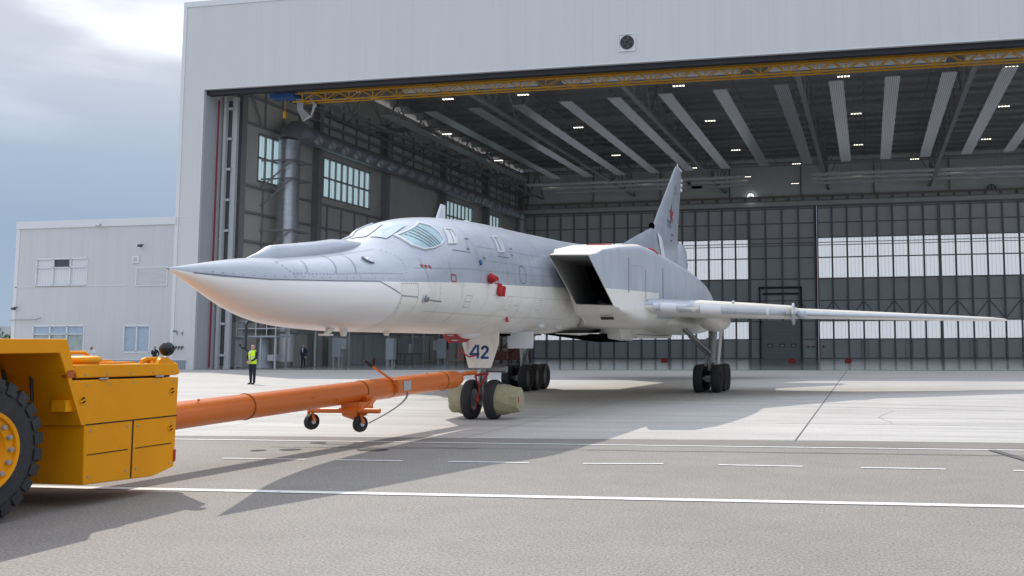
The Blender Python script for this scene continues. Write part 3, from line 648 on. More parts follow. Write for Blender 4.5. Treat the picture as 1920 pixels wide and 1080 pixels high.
MB().bx(.7, .8, -.04, 0, 1.6, 1.8).bx(.3, .4, -.04, 0, 1.5, 1.75).build('handle', 'black', e)
e = empty('hose_pipe', (-45.6, 65.0, 0), 0, 'black bent drain pipe rising beside the pale steel door', 'pipe')
MB().tube([(.9, 0, 1.2), (.35, 0, 1.2), (.12, 0, 1.4), (.1, 0, 3.2), (.25, 0, 3.45), (1.1, 0, 3.5)], .08, 8).build('drain_pipe', 'dark', e)
MB().box((-.08, -.05, 1.5), (.22, .1, .14)).build('valve', 'dark', e)
e = empty('red_valve', (-43.9, 64.9, 0), 0, 'red pipe valve above the service platform railing', 'valve')
MB().tube([(-2.5, 0, 4.1), (1.5, 0, 4.05)], .12, 8).build('valve_pipe', 'steel_l', e)
MB().cyl((0, 0, 3.2), (0, 0, 3.95), .09, n=8).box((.25, 0, 3.95), (.6, .14, .12)).build('valve_body', 'red', e)
hp(MB().bx(-46.9, -43.2, 66.9, 67.1, 4.3, 4.9).tube([(-47, 66.6, 5.6), (-43.5, 66.6, 5.5)], .16, 8).tube([(-46.5, 66, 4.7), (-45.6, 66, 6.2), (-44.8, 66, 5.8)], .1, 8).bx(-46.2, -45.2, 66.8, 67.6, 5.0, 6.2), 'wall_pipework', 'dark')

# red scaffold / rig behind the nose gear
sc = empty('maintenance_rig', (-37.5, 94, FZ(94)), 0, 'dark rust red maintenance stand with decks inside hangar behind nose gear', 'maintenance stand')
dk = MB()
for z in (.35, 1.55, 2.75, 3.5): dk.bx(-2.6, 2.2, -1.5, 1.5, z - .07, z + .07)
dk.bx(2.0, 6.4, -1.3, 1.3, 3.25, 3.4).bx(2.0, 4.6, -1.3, 1.3, 2.75, 2.9); dk.build('stand_deck', 'rust', sc)
fm = MB()
for x in (-2.5, -1.2, 0.2, 1.4, 2.1, 3.4):
    for y in (-1.4, 1.4): fm.bx(x - .06, x + .06, y - .06, y + .06, 0, 3.5)
for x in (-2.5, 0.2): fm.tube([(x, -1.4, .4), (x + 2.6, -1.4, 2.7)], .06, 6)
fm.tube([(2.1, -1.3, 1.0), (5.6, -1.3, 3.2)], .09, 6).bx(2.1, 3.5, -1.2, 1.2, .3, 2.1); fm.build('stand_frame', 'rust', sc)
MB().bx(-2.4, 2.0, -1.52, -1.5, .4, 1.2).bx(-2.4, -.4, -1.52, -1.5, 1.65, 2.65).build('stand_panel', 'rust', sc)
for k, (x, y) in enumerate(((-20.6, 98), (-7.3, 94.3), (-2., 94.2))):
    e = empty('wheel_chock_box', (x, y, FZ(y)), 0, ['small red box on the hangar floor left of the port main gear', 'small red box on the hangar floor in front of the roller gate', 'small red box on hangar floor right of the red downpipe'][k], 'box', 'small red boxes on the hangar floor')
    MB().bx(-.32, .32, -.2, .2, 0, .36).build('box_body', 'red', e, bevel=.03)
    MB().bx(-.1, .1, -.02, .02, .36, .44).build('handle', 'black', e)
# hydrant
e = empty('fire_extinguisher', (-44.6, 82.6, FZ(82.6)), 0, 'small red fire extinguisher on the floor between lockers and cabinet', 'extinguisher')
MB().cyl((0, 0, 0), (0, 0, .5), .1, n=12).build('cylinder_body', 'red', e); MB().tube([(0, 0, .5), (.1, 0, .62), (.25, 0, .4)], .03, 6).build('hose', 'black', e)
e = empty('barrier_rope', (16.5, 126, FZ(126)), 0, 'thin white rope barrier hanging low before the rear wall at right', 'rope barrier')
rp = MB(); pts = [(i * .35, 0, .75 + .12 * math.sin(i * .55)) for i in range(20)]; rp.tube(pts, .03, 5); rp.build('rope', 'trim', e)
for x in (0, 3.3, 6.6): MB().tube([(x, 0, 0), (x, 0, .85)], .03, 6).build('post', 'dark', e)

# ------------------------------------------------------------------ annex building
ax = empty('annex_building', (-56, 61.7, 0), 0, 'low two-storey pale grey annex left of the hangar with four windows', 'building')
AX = -56
W4 = [(-60.9, -56.5, 6.17, 8.18, 3), (-60.9, -56.5, 1.3, 3.2, 3), (-53.12, -50.98, 1.25, 3.15, 2)]
wl = MB(); xs = [-62.75]
segs = [(-60.9, -56.5, [(1.3, 3.2), (6.17, 8.18)]), (-53.12, -50.98, [(1.25, 3.15)])]
cx = -62.75
for a, b, holes in segs:
    wl.bx(cx - AX, a - AX, 0, .3, .65, 11.0); z = .65
    for h0, h1 in holes: wl.bx(a - AX, b - AX, 0, .3, z, h0); z = h1
    wl.bx(a - AX, b - AX, 0, .3, z, 11.0); cx = b
wl.bx(cx - AX, -49.2 - AX, 0, .3, .65, 11.0); wl.bx(-62.75 - AX, -49.2 - AX, .31, 22, .0, 10.6); wl.build('wall', 'annex', ax)
MB().bx(-62.78 - AX, -47.95 - AX, -.06, .0, 0, .66).build('plinth', 'plinth', ax)
MB().bx(-62.8 - AX, -49.15 - AX, -.09, .3, 10.5, 11.05).bx(-62.8 - AX, -62.5 - AX, -.03, 0, .65, 10.5).bx(-62.7 - AX, -53.2 - AX, -.03, 0, 6.08, 6.14).bx(-62.78 - AX, -47.9 - AX, -.08, -.0, .66, .72).build('roof_flashing', 'trim', ax)
for a, b, c, d, n in W4:
    f = MB(); a -= AX; b -= AX
    for k in range(n + 1): xx = a + (b - a) * k / n; f.bx(xx - .05, xx + .05, -.03, .12, c, d)
    f.bx(a, b, -.03, .12, c - .07, c + .05).bx(a, b, -.03, .12, d - .05, d + .07)
    if n == 3: f.bx(a, b, -.03, .12, c + (d - c) * .66, c + (d - c) * .66 + .07)
    wn = f.build('window', 'trim', ax)
    for k in range(n):
        xa, xb = a + (b - a) * k / n + .05, a + (b - a) * (k + 1) / n - .05; zm = c + (d - c) * .66
        if n == 2: MB().bx(xa, xb, .08, .1, c, d).build('window_pane', 'pane_blue', wn)
        else:
            MB().bx(xa, xb, .08, .1, c, zm).build('window_pane', 'pane_curtain' if c > 3 else 'pane_green', wn)
            MB().bx(xa, xb, .08, .1, zm + .07, d).build('window_pane', 'pane_dark' if (c > 3 and k == 1) else 'pane_curtain' if c > 3 else 'pane_blue', wn)
lv = MB(); a, b, c, d = -52.25 - AX, -49.75 - AX, 6.13, 7.35
lv.bx(a - .08, b + .08, -.06, 0, d, d + .09).bx(a - .08, b + .08, -.06, 0, c - .09, c).bx(a - .08, a, -.06, 0, c, d).bx(b, b + .08, -.06, 0, c, d); lvo = lv.build('louvre', 'trim', ax)
s_ = MB()
for k in range(12): s_.box(((a + b) / 2, -.03, c + .06 + k * .1), (b - a, .05, .05), (R(35), 0, 0))
s_.bx(a, b, -.012, -.004, c, d).build('slat', 'louvre_white', lvo)
s_ = MB().bx(-52.68 - AX, -52.1 - AX, -.08, 0, 7.72, 8.25).build('wall_vent', 'trim', ax); MB().bx(-52.55 - AX, -52.23 - AX, -.09, -.08, 7.85, 8.12).build('vent_grille', 'steel_l', s_)
def wall_camera(x, z, label, m='steel_l'):
    e = empty('security_camera', (x, 61.6, z), 0, label, 'camera', 'cameras on the annex wall')
    MB().tube([(0, .09, .1), (0, -.2, .1)], .04, 6).build('bracket', m, e); MB().cyl((-.12, -.25, .02), (.16, -.25, -.02), .1, n=10).build('camera_body', m, e)
wall_camera(-55.45, 10.55, 'pale twin security camera under the annex roof edge'); wall_camera(-51.85, 8.95, 'small dark security camera above the square vent', 'dark')
wall_camera(-62.4, 4.5, 'dark security camera at left edge of the annex wall', 'dark')
e = empty('antenna_rail', (-62.6, 61.5, 3.65), 0, 'thin dark bent rail on the left end of the annex wall', 'rail')
MB().tube([(-.2, 0, 0), (2.1, 0, .02), (2.5, 0, .15)], .035, 6).build('rail', 'steel', e)
e = empty('door_sign', (-48.55, 61.66, 2.7), 0, 'tiny green and white signs beside the hangar corner', 'sign')
MB().bx(-.5, -.2, 0, .03, 0, .09).build('green_plate', mat('sign_green', (.02, .16, .12), .5), e); MB().bx(.0, .3, 0, .03, 0, .09).build('white_plate', 'trim', e)
MB().bx(-.2, -.12, -.03, .03, -.2, 0).bx(.22, .3, -.03, .03, -.22, -.02).build('bracket', 'steel', e)
for k in range(3):
    e = empty('wall_socket', (-48.75 + k * .26, 61.6, 1.55), 0, ['left', 'middle', 'right'][k] + ' one of three small dark sockets on the corner wall', 'socket', 'sockets on the hangar corner')
    MB().bx(-.06, .06, 0, .09, 0, .12).build('socket_box', 'dark', e); MB().tube([(0, 0, 0), (0, -.03, -.15)], .03, 5).build('plug', 'dark', e)

# far background
fbld = empty('distant_building', (-308, 296, 0), R(20), 'far pale flat-roofed building on the horizon left of the annex', 'building')
MB().bx(-16, 3, 0, 10, 3.5, 8.9).bx(-13, -2, 1, 8, 8.9, 10.2).build('wall', 'farwall', fbld)
m_ = MB()
for k in range(8): m_.bx(-15 + k * 2.2, -13.8 + k * 2.2, -.05, 0, 5, 6.2); m_.bx(-15 + k * 2.2, -13.8 + k * 2.2, -.05, 0, 7.2, 8.2)
m_.build('window', 'roomdark', fbld)
fol = MB()
for k in range(2600):
    x = rnd.uniform(-390, -282); y = rnd.uniform(278, 290); h = 4.6 + 1.6 * math.sin(x * .21) + 1. * math.sin(x * .63)
    z = rnd.uniform(0, 1) ** .7 * h; s = rnd.uniform(.35, .8); a = rnd.uniform(0, 6.3); b = rnd.uniform(-.8, .8)
    fol.box((x, y, z), (s, s * .9, .05), (b, a, b))
tag(fol.build('distant_trees', 'leaf'), 'green belt of distant trees on the horizon at far left', 'trees', kind='stuff')

# ------------------------------------------------------------------ the aircraft (local x forward, y to port, z up; origin under the nose leg)
PHI = .02
N0 = (-8.69, 21.15, 0)
jet = empty('jet_bomber', N0, -math.pi / 2 + PHI, 'large swing-wing jet bomber, grey above and white below, nose towards the camera', 'aircraft')

def lerp_tab(tab, x):   # rows sorted by falling x
    for a, b in zip(tab, tab[1:]):
        if a[0] >= x >= b[0]:
            t = (a[0] - x) / (a[0] - b[0]); return [p + (q - p) * t for p, q in zip(a[1:], b[1:])]
    return list(tab[0][1:]) if x > tab[0][0] else list(tab[-1][1:])
def smooth_tab(tab, x):  # Catmull-Rom through the rows
    n = len(tab)
    for i in range(n - 1):
        if tab[i][0] >= x >= tab[i + 1][0]:
            a = tab[max(i - 1, 0)]; b = tab[i]; c = tab[i + 1]; d = tab[min(i + 2, n - 1)]
            h = c[0] - b[0]; t = (x - b[0]) / h; out = []
            for j in range(1, len(b)):
                m0 = (c[j] - a[j]) / (c[0] - a[0]) * h; m1 = (d[j] - b[j]) / (d[0] - b[0]) * h
                out.append((2 * t**3 - 3 * t**2 + 1) * b[j] + (t**3 - 2 * t**2 + t) * m0 + (-2 * t**3 + 3 * t**2) * c[j] + (t**3 - t**2) * m1)
            return out
    return list(tab[0][1:]) if x > tab[0][0] else list(tab[-1][1:])
# x: ztop, zbot, half width, z of widest, exponent top, paint line z
FT = [(10.62, 2.665, 2.635, .012, 2.65, 2.0, 2.652),
      (10.3, 2.72, 2.53, .11, 2.62, 2.0, 2.62),
      (9.9, 2.79, 2.39, .23, 2.58, 2.0, 2.59),
      (9.2, 2.90, 2.17, .46, 2.54, 2.0, 2.60),
      (8.4, 2.99, 2.01, .70, 2.52, 2.0, 2.63),
      (7.25, 3.15, 1.94, .96, 2.52, 2.0, 2.69),
      (6.2, 3.36, 1.92, 1.12, 2.56, 2.05, 2.74),
      (5.5, 3.62, 1.92, 1.19, 2.62, 2.1, 2.78),
      (4.9, 3.90, 1.92, 1.22, 2.68, 2.2, 2.81),
      (4.2, 4.09, 1.92, 1.25, 2.74, 2.25, 2.85),
      (3.2, 4.23, 1.92, 1.28, 2.80, 2.3, 2.89),
      (1.5, 4.36, 1.92, 1.32, 2.90, 2.3, 2.95),
      (-.5, 4.43, 1.93, 1.36, 2.98, 2.3, 3.03),
      (-3, 4.53, 1.96, 1.42, 3.02, 2.3, 3.13),
      (-6, 4.66, 2.00, 1.48, 3.08, 2.3, 3.2),
      (-10, 4.95, 2.05, 1.5, 3.15, 2.3, 3.2),
      (-16, 5.15, 2.15, 1.5, 3.3, 2.2, 3.2),
      (-22, 5.0, 2.5, 1.3, 3.5, 2.0, 3.3),
      (-28, 4.6, 3.1, .7, 3.8, 2.0, 3.4)]
def fus(x, a):  # a: angle, 90deg = top
    zt, zb, hw, zw, ex, zl = smooth_tab(FT, x)
    e = ex if a >= 0 else 2.15
    c = abs(math.cos(a)) ** (2 / e); s_ = abs(math.sin(a)) ** (2 / e)
    return Vector((x, hw * c, zw + ((zt - zw) * s_ if a >= 0 else -(zw - zb) * s_)))
def aline(x, z):  # angle where the section reaches height z
    zt, zb, hw, zw, ex, zl = smooth_tab(FT, x)
    if z >= zw: return math.asin(min(1, ((z - zw) / (zt - zw))) ** (ex / 2))
    return -math.asin(min(1, ((zw - z) / (zw - zb))) ** (2.15 / 2))
def zl_at(x): return smooth_tab(FT, x)[5]
NU, NL = 18, 16
def ring(x, side):
    al = aline(x, zl_at(x)); out = []
    for k in range(NU + 1): out.append(fus(x, math.pi / 2 + (al - math.pi / 2) * k / NU))
    for k in range(1, NL + 1): out.append(fus(x, al + (-math.pi / 2 - al) * k / NL))
    return out
def full_ring(x):
    r = ring(x, 1); l = [Vector((p.x, -p.y, p.z)) for p in r[1:-1]][::-1]
    return r + l
XS = [10.62, 10.5, 10.3, 10.1, 9.9, 9.55, 9.2, 8.8, 8.4, 8.0, 7.6, 7.25, 7.0, 6.8, 6.5, 6.2, 5.9, 5.7, 5.5, 5.3, 5.1, 4.9, 4.7, 4.5, 4.2, 3.9, 3.5, 3, 2.4, 1.8, 1, 0, -1, -2, -3.5, -5, -7, -10, -13, -16, -19, -22, -25, -28]
rings = [full_ring(x) for x in XS]; NR = len(rings[0])
def fm_(i, j):
    up = j < NU or j >= NR - NU
    return 0 if up else (2 if XS[i] > 6.51 else 1)
fz = MB(); fz.loft(rings, True, False, True, 0, fm_)
fuse = fz.build('fuselage', ['agrey', 'awhite', 'radome'], jet, smooth=50)
MB().add([Vector((10.68, 0, 2.65))] + rings[0], [(0, 1 + (k + 1) % NR, 1 + k) for k in range(NR)]).build('nose_tip', 'strut', jet)
def lift(p, d=.006):  # move off the skin
    zt, zb, hw, zw, ex, zl = smooth_tab(FT, p.x); n = Vector((.0, p.y / max(hw * hw, 1e-3), (p.z - zw) / (((zt - zw) if p.z > zw else (zw - zb)) ** 2)))
    return p + n.normalized() * d
def SP(x, z, d=.006, side=1):   # skin point at height z
    p = lift(fus(x, aline(x, z)), d); return Vector((p.x, side * p.y, p.z))
def snrm(x, z): return (SP(x, z, .2) - SP(x, z, 0)).normalized()
def skin_line(pts, w, mb, d=.006, n=8):
    out = []
    for (x0, z0), (x1, z1) in zip(pts, pts[1:]):
        for k in range(n): out.append((x0 + (x1 - x0) * k / n, z0 + (z1 - z0) * k / n))
    out.append(pts[-1]); P3 = [SP(x, z, d) for x, z in out]; q = []
    for i, (x, z) in enumerate(out):
        t = (P3[min(i + 1, len(P3) - 1)] - P3[max(i - 1, 0)]); nn = snrm(x, z); s_ = t.cross(nn).normalized() * w / 2; q.append([P3[i] - s_, P3[i] + s_])
    mb.loft(q, False, False, False)
def skin_patch(x0, x1, z0, z1, mb, d=.008, n=4, sh=0, mi=0, side=1):
    rows = [[SP(x0 + (x1 - x0) * i / n + sh * j / n, z0 + (z1 - z0) * j / n, d, side) for j in range(n + 1)] for i in range(n + 1)]
    mb.loft(rows, False, False, False, mi)
# seams and rivet rows
dk_ = MB(); lt_ = MB(); rv = MB()
skin_line([(10.3, zl_at(10.3)), (9.2, zl_at(9.2)), (8, zl_at(8)), (7.0, zl_at(7.0)), (6.5, 2.53)], .014, dk_)
def ring_line(x, z0, z1, w, mb, sl=0): skin_line([(x + sl * k / 6, z0 + (z1 - z0) * k / 6) for k in range(7)], w, mb, n=2)
ring_line(6.47, 2.52, 2.0, .010, lt_); ring_line(5.97, 2.74, 2.0, .008, lt_)
for x in (3.1, 1.15, -.6): ring_line(x, 2.7, 2.05, .008, lt_)
for x, z0, z1, sl in ((2.7, 4.1, 3.0, 0), (1.1, 4.2, 3.1, 0)): ring_line(x, z0, z1, .004, dk_, sl)
def rivets(pts, step=.085, s_=.024):
    for (x0, z0), (x1, z1) in zip(pts, pts[1:]):
        L_ = (SP(x1, z1) - SP(x0, z0)).length; n = max(1, int(L_ / step))
        for k in range(n): t = (k + .5) / n; x = x0 + (x1 - x0) * t; z = z0 + (z1 - z0) * t; skin_patch(x - s_ / 2, x + s_ / 2, z - s_ / 2, z + s_ / 2, rv, .005, 1)
lo = lambda x: zl_at(x) + .05
rivets([(x, lo(x)) for x in (10.1, 9.5, 9, 8.5, 8, 7.5, 7, 6.6)], .14, .015)
rivets([(8.78, 2.71), (8.0, 2.75), (7.2, 2.82), (6.3, 2.87)], .07, .018)
for a_, b_x in (((8.85, 2.88), (8.78, 2.72)), ((8.29, 2.94), (8.49, 2.74)), ((7.55, 3.08), (7.91, 2.77)), ((7.1, 3.14), (7.46, 2.81))): rivets([a_, b_x], .06, .018)
rivets([(8.85, 2.88), (8.0, 3.0), (7.3, 3.1), (6.6, 3.22), (6.2, 3.3)], .07, .014); rivets([(6.15, 3.3), (6.05, 3.15), (6.2, 2.87)], .07, .014)
rivets([(6.46, 2.70), (5.97, 2.73)], .05, .018); rivets([(6.48, 2.50), (5.97, 2.50)], .035, .022); rivets([(6.44, 2.7), (6.44, 2.2)], .07, .014); rivets([(5.97, 2.72), (5.97, 2.3)], .07, .014)
dk_.each('panel_seam', 'seamc', fuse, fix=False); lt_.each('lower_seam', 'seamw', fuse, fix=False); rv.build('rivet_row', 'rivet', fuse, fix=False)
MT['seamg'] = mat('skin_joint', (.29, .315, .36), .6)
sg2 = MB(); sgw = MB()
for x in (5.6, 4.75, 3.45, 2.05, 1.6, .55, -.2, -1.0, -2.2): ring_line(x, smooth_tab(FT, x)[0] - .12 if x < 4.4 else 3.2, zl_at(x) + .03, .010, sg2)
for z in (3.35, 3.62): skin_line([(3.3, z), (1.0, z + .06), (-1.5, z + .14)], .008, sg2, .006, 12)
skin_line([(5.9, 3.0), (4.0, 3.12), (1.5, 3.2), (-1.5, 3.32)], .008, sg2, .006, 12)
for x in (5.2, 4.3, 2.3, .3, -1.2, -2.4): ring_line(x, zl_at(x) - .02, 2.03, .009, sgw)
skin_line([(5.6, 2.28), (3.0, 2.28), (-2.5, 2.32)], .008, sgw, .006, 14); skin_line([(2.9, 2.68), (0, 2.74), (-2.5, 2.8)], .007, sgw, .006, 12)
sg2.each('skin_seam', 'seamg', fuse, fix=False); sgw.each('skin_seam', 'seamw', fuse, fix=False)
# refuelling probe fairing on top of the nose
FP = [(9.05, 2.92, .03, .05), (8.75, 3.03, .12, .14), (8.5, 3.15, .17, .20), (7.9, 3.24, .19, .20), (7.3, 3.33, .20, .20), (6.8, 3.42, .20, .18), (6.4, 3.45, .18, .13), (6.0, 3.46, .12, .08), (5.7, 3.46, .05, .04)]
pf = MB(); rg = []
for x, zt, hw, dp in FP:
    rg.append([(x, hw * math.cos(t), zt - dp + dp * math.sin(t)) if math.sin(t) >= 0 else (x, hw * math.cos(t) * 1.15, zt - dp + .35 * math.sin(t)) for t in [2 * math.pi * k / 16 for k in range(16)]])
pf.loft(rg); pf.build('probe_fairing', 'agrey', jet, smooth=60)
# lens on the nose flank
c0 = SP(6.83, 3.06, .0); nn = snrm(6.83, 3.06)
MB().cyl(c0 - nn * .02, c0 + nn * .015, .11, n=20).build('probe_light_frame', 'seamc', jet); MB().cyl(c0 - nn * .02, c0 + nn * .02, .085, n=20).sphere(c0 + nn * .01, .03, 12, 8).build('probe_light', 'silver', jet)
# cockpit glazing: panes that follow the skin
def pane(pts, name_m, wires=(), frame=.06):
    for side in (1, -1):
        n = len(pts); cx = sum(p[0] for p in pts) / n; cz = sum(p[1] for p in pts) / n; loop = []
        for i in range(n):
            a = pts[i]; b = pts[(i + 1) % n]
            for k in range(4): loop.append((a[0] + (b[0] - a[0]) * k / 4, a[1] + (b[1] - a[1]) * k / 4))
        sc_ = lambda f, d: [SP(cx + (x - cx) * f, cz + (z - cz) * f, d, side) for x, z in loop]
        fr_ = MB(); fr_.loft([sc_(1 + frame * 2, .004), sc_(1 + frame * 1.9, .03), sc_(1, .03), sc_(.995, .012)], True, False, False)
        w_ = fr_.build('window_frame', 'trim2', jet, smooth=50)
        g_ = MB(); g_.loft([sc_(.999, .014), sc_(.66, .014), sc_(.33, .014), sc_(.01, .014)], True, False, False); g_.build('window_glass', name_m, w_, fix=False, smooth=60)
        for a, b in wires:
            MB().tube([SP(a[0] + (b[0] - a[0]) * q / 6, a[1] + (b[1] - a[1]) * q / 6, .018, side) for q in range(7)], .0045, 4).build('glass_wire', 'seamc', w_)
MT['trim2'] = mat('window_surround', (.62, .64, .67), .4)
MT['hubdark'] = mat('dark_hub', (.05, .06, .055), .5)
MT['pglass'] = mat('cockpit_glass', (.19, .33, .35), .05, coat=1.0, var=.5, vscale=2.5)
MT['pglass_pale'] = mat('small_window_glass', (.50, .52, .52), .08, coat=1.0)
MT['wglass'] = mat('windscreen_glass', (.46, .55, .57), .04, coat=1.)
Ws = [((5.36 - .11 * k, 3.60 + .047 * k), (5.18 - .085 * k, 3.405 + .018 * k)) for k in range(1, 6)]
pane([(5.42, 3.52), (5.38, 3.61), (4.98, 3.77), (4.60, 3.92), (4.49, 3.88), (4.50, 3.75), (4.57, 3.61), (4.76, 3.51), (5.02, 3.43), (5.28, 3.38), (5.43, 3.43)], 'pglass', Ws, .05)
pane([(4.14, 3.86), (3.91, 3.88), (3.96, 3.76), (4.14, 3.60), (4.42, 3.57)], 'pglass_pale', (((4.02, 3.86), (4.26, 3.58)),), .08)
pane([(2.14, 3.92), (1.84, 3.95), (1.86, 3.82), (1.98, 3.64), (2.28, 3.61)], 'pglass_pale', (((2.0, 3.93), (2.12, 3.62)),), .08)
# windscreen panes ahead, over the top line
def top_pane(x0, x1, a0, a1, m):
    g_ = MB(); rows = []
    for i in range(5):
        x = x0 + (x1 - x0) * i / 4; rows.append([lift(fus(x, a0 + (a1 - a0) * j / 5), .014) for j in range(6)])
    g_.loft(rows, False, False, False); o = g_.build('windscreen_pane', m, jet, fix=False, smooth=60)
    g2 = MB(); g2.loft([[Vector((p.x, -p.y, p.z)) for p in r] for r in rows], False, False, False); g2.build('windscreen_pane', m, jet, fix=False, smooth=60)
top_pane(5.60, 4.92, R(88.6), R(73.5), 'wglass')
# roof antenna blade and domes
MB().loft([[(2.75, -.03, 4.2), (2.3, -.015, 4.2), (2.3, .015, 4.2), (2.75, .03, 4.2)], [(2.5, -.015, 4.60), (2.3, -.01, 4.60), (2.3, .01, 4.60), (2.5, .015, 4.60)]]).build('blade_antenna', 'trim', jet)
for x, s_ in ((1.15, .10), (-.95, .12)): MB().sphere((x, .0, smooth_tab(FT, x)[0] - .01), s_, 12, 8, (1.3, 1, .6)).build('dome_light', 'trim', jet)
# markings on the flank
mk_ = MB()
def frame_mark(x0, x1, z0, z1, w, m): 
    b_ = MB()
    for a in (((x0, z0), (x1, z0)), ((x1, z0), (x1, z1)), ((x1, z1), (x0, z1)), ((x0, z1), (x0, z0))): skin_line(a, w, b_, .009, 2)
    return b_.build('stencil_mark', m, fuse, fix=False)
frame_mark(4.76, 4.58, 2.84, 2.96, .02, 'red'); frame_mark(2.74, 2.58, 2.92, 3.05, .02, 'red'); 
def star_pts(r, r2=.42): return [(r * (1 if k % 2 == 0 else r2) * math.sin(math.pi * k / 5), r * (1 if k % 2 == 0 else r2) * math.cos(math.pi * k / 5)) for k in range(10)]
for k in range(3):
    b_ = MB(); sp = star_pts(.05); c_ = SP(5.66 - k * .11, 3.05, .009); b_.add([c_] + [SP(5.66 - k * .11 + x, 3.05 + z, .009) for x, z in sp], [(0, 1 + i, 1 + (i + 1) % 10) for i in range(10)]); b_.build('small_star', 'starred', fuse, fix=False)
for x0, x1, z0, z1 in ((4.12, 3.84, 2.40, 2.62), (1.95, 1.75, 2.42, 2.70), (-.02, -.25, 2.48, 2.70)): frame_mark(x0, x1, z0, z1, .012, 'seamw')
skin_line_m = MB(); skin_line([(4.1, 2.5), (3.86, 2.51)], .012, skin_line_m, .009); skin_line([(1.5, 2.52), (1.2, 2.54)], .012, skin_line_m, .009); skin_line_m.build('stencil_mark', 'seamw', fuse, fix=False)
# oval hatch outline, door steps, small items
ov = MB(); pts_ = [(1.14 + .2 * math.cos(t), 3.20 + .19 * math.copysign(abs(math.sin(t)) ** .6, math.sin(t))) for t in [2 * math.pi * k / 20 for k in range(21)]]
skin_line(pts_, .016, ov, .008, 1); skin_line([(4.45, 3.44), (3.7, 3.46)], .012, ov, .008); skin_line([(2.4, 3.50), (1.75, 3.52)], .012, ov, .008)
for x, z in ((3.62, 3.74), (3.82, 3.52), (1.5, 3.74), (1.6, 3.60), (3.2, 3.40)): skin_line([(x, z), (x - .12, z)], .03, ov, .009)
skin_line([(3.62, 3.76), (3.75, 3.5)], .01, ov); ov.build('hatch_outline', 'seamc', fuse, fix=False)
c0 = SP(3.38, 3.29, 0); nn = snrm(3.38, 3.29); MB().cyl(c0 - nn * .02, c0 + nn * .02, .055, n=12).build('static_port', 'numblue', jet)
c0 = SP(5.71, 2.48, 0); nn = snrm(5.71, 2.48)
MB().cyl(c0, c0 + nn * .05, .05, n=10).tube([c0 + nn * .05, c0 + nn * .10 + Vector((-.1, 0, .0)), c0 + nn * .10 + Vector((-.42, 0, 0))], .016, 6).build('angle_probe', 'strut', jet)
MB().cyl(SP(5.74, 2.48, 0), SP(5.74, 2.48, .012), .08, n=16).build('probe_base', 'silver', jet)
for x, z in ((-1.5, 2.15), (-3.0, 2.15)): c0 = SP(x, z, 0); MB().sphere(c0, .12, 12, 8, (1.5, .7, .6)).build('belly_blister', 'whitecap', jet)
# under-nose aerials
for x, h, t in ((7.15, .075, .22), (6.78, .10, .06), (5.3, .08, .06)):
    y = .25; p = MB().loft([[(x + .1, y - .03, 1.97), (x - .1, y - .03, 1.97), (x - .1, y + .03, 1.97), (x + .1, y + .03, 1.97)], [(x + t, y - .015, 1.94 - h), (x + t - .12, y - .015, 1.94 - h), (x + t - .12, y + .015, 1.94 - h), (x + t, y + .015, 1.94 - h)]]); p.build('belly_aerial', 'awhite', jet)
    if t > .2: MB().bx(x + t - .2, x + t + .1, y - .04, y + .04, 1.92 - h, 1.95 - h).build('aerial_foot', 'awhite', jet)

# ---- intake and engine trunk, port and starboard
NT = [(-1.6, 3.98, 2.44, 1.30, 2.76, .06), (-2.6, 4.15, 2.36, 1.2, 2.80, .14), (-3.8, 4.33, 2.22, 1.0, 2.82, .25), (-5.2, 4.50, 2.14, .6, 2.84, .38), (-6.6, 4.54, 2.12, .3, 2.84, .5), (-9, 4.55, 2.12, .2, 2.80, .62),
      (-12, 4.58, 2.2, .1, 2.72, .72), (-15, 4.6, 2.35, .05, 2.62, .8), (-18, 4.6, 2.45, .03, 2.48, .9), (-21, 4.55, 2.55, .02, 2.3, .95), (-23.5, 4.42, 2.65, .02, 2.08, .95), (-25.5, 4.28, 2.8, .02, 1.85, .85), (-27, 4.15, 2.95, .02, 1.65, .75)]
def rrect(cs, rads, n=6):   # cs: 4 corners (x,y,z) order TI, TO, BO, BI
    out = []; c = sum((Vector(p) for p in cs), Vector()) / 4
    for i in range(4):
        p = Vector(cs[i]); a = Vector(cs[i - 1]); b = Vector(cs[(i + 1) % 4]); r = rads[i]
        da = (a - p).normalized(); db = (b - p).normalized(); ra = min(r, (a - p).length * .49); rb = min(r, (b - p).length * .49)
        A = p + da * ra; B = p + db * rb
        for k in range(n): t = k / (n - 1); out.append(A * (1 - t) ** 2 + p * 2 * t * (1 - t) + B * t * t)
    return out
TI, TO, BO, BI = (-.1, 1.50, 3.75), (-.22, 2.42, 3.745), (-1.36, 2.75, 2.60), (-1.25, 1.84, 2.63)
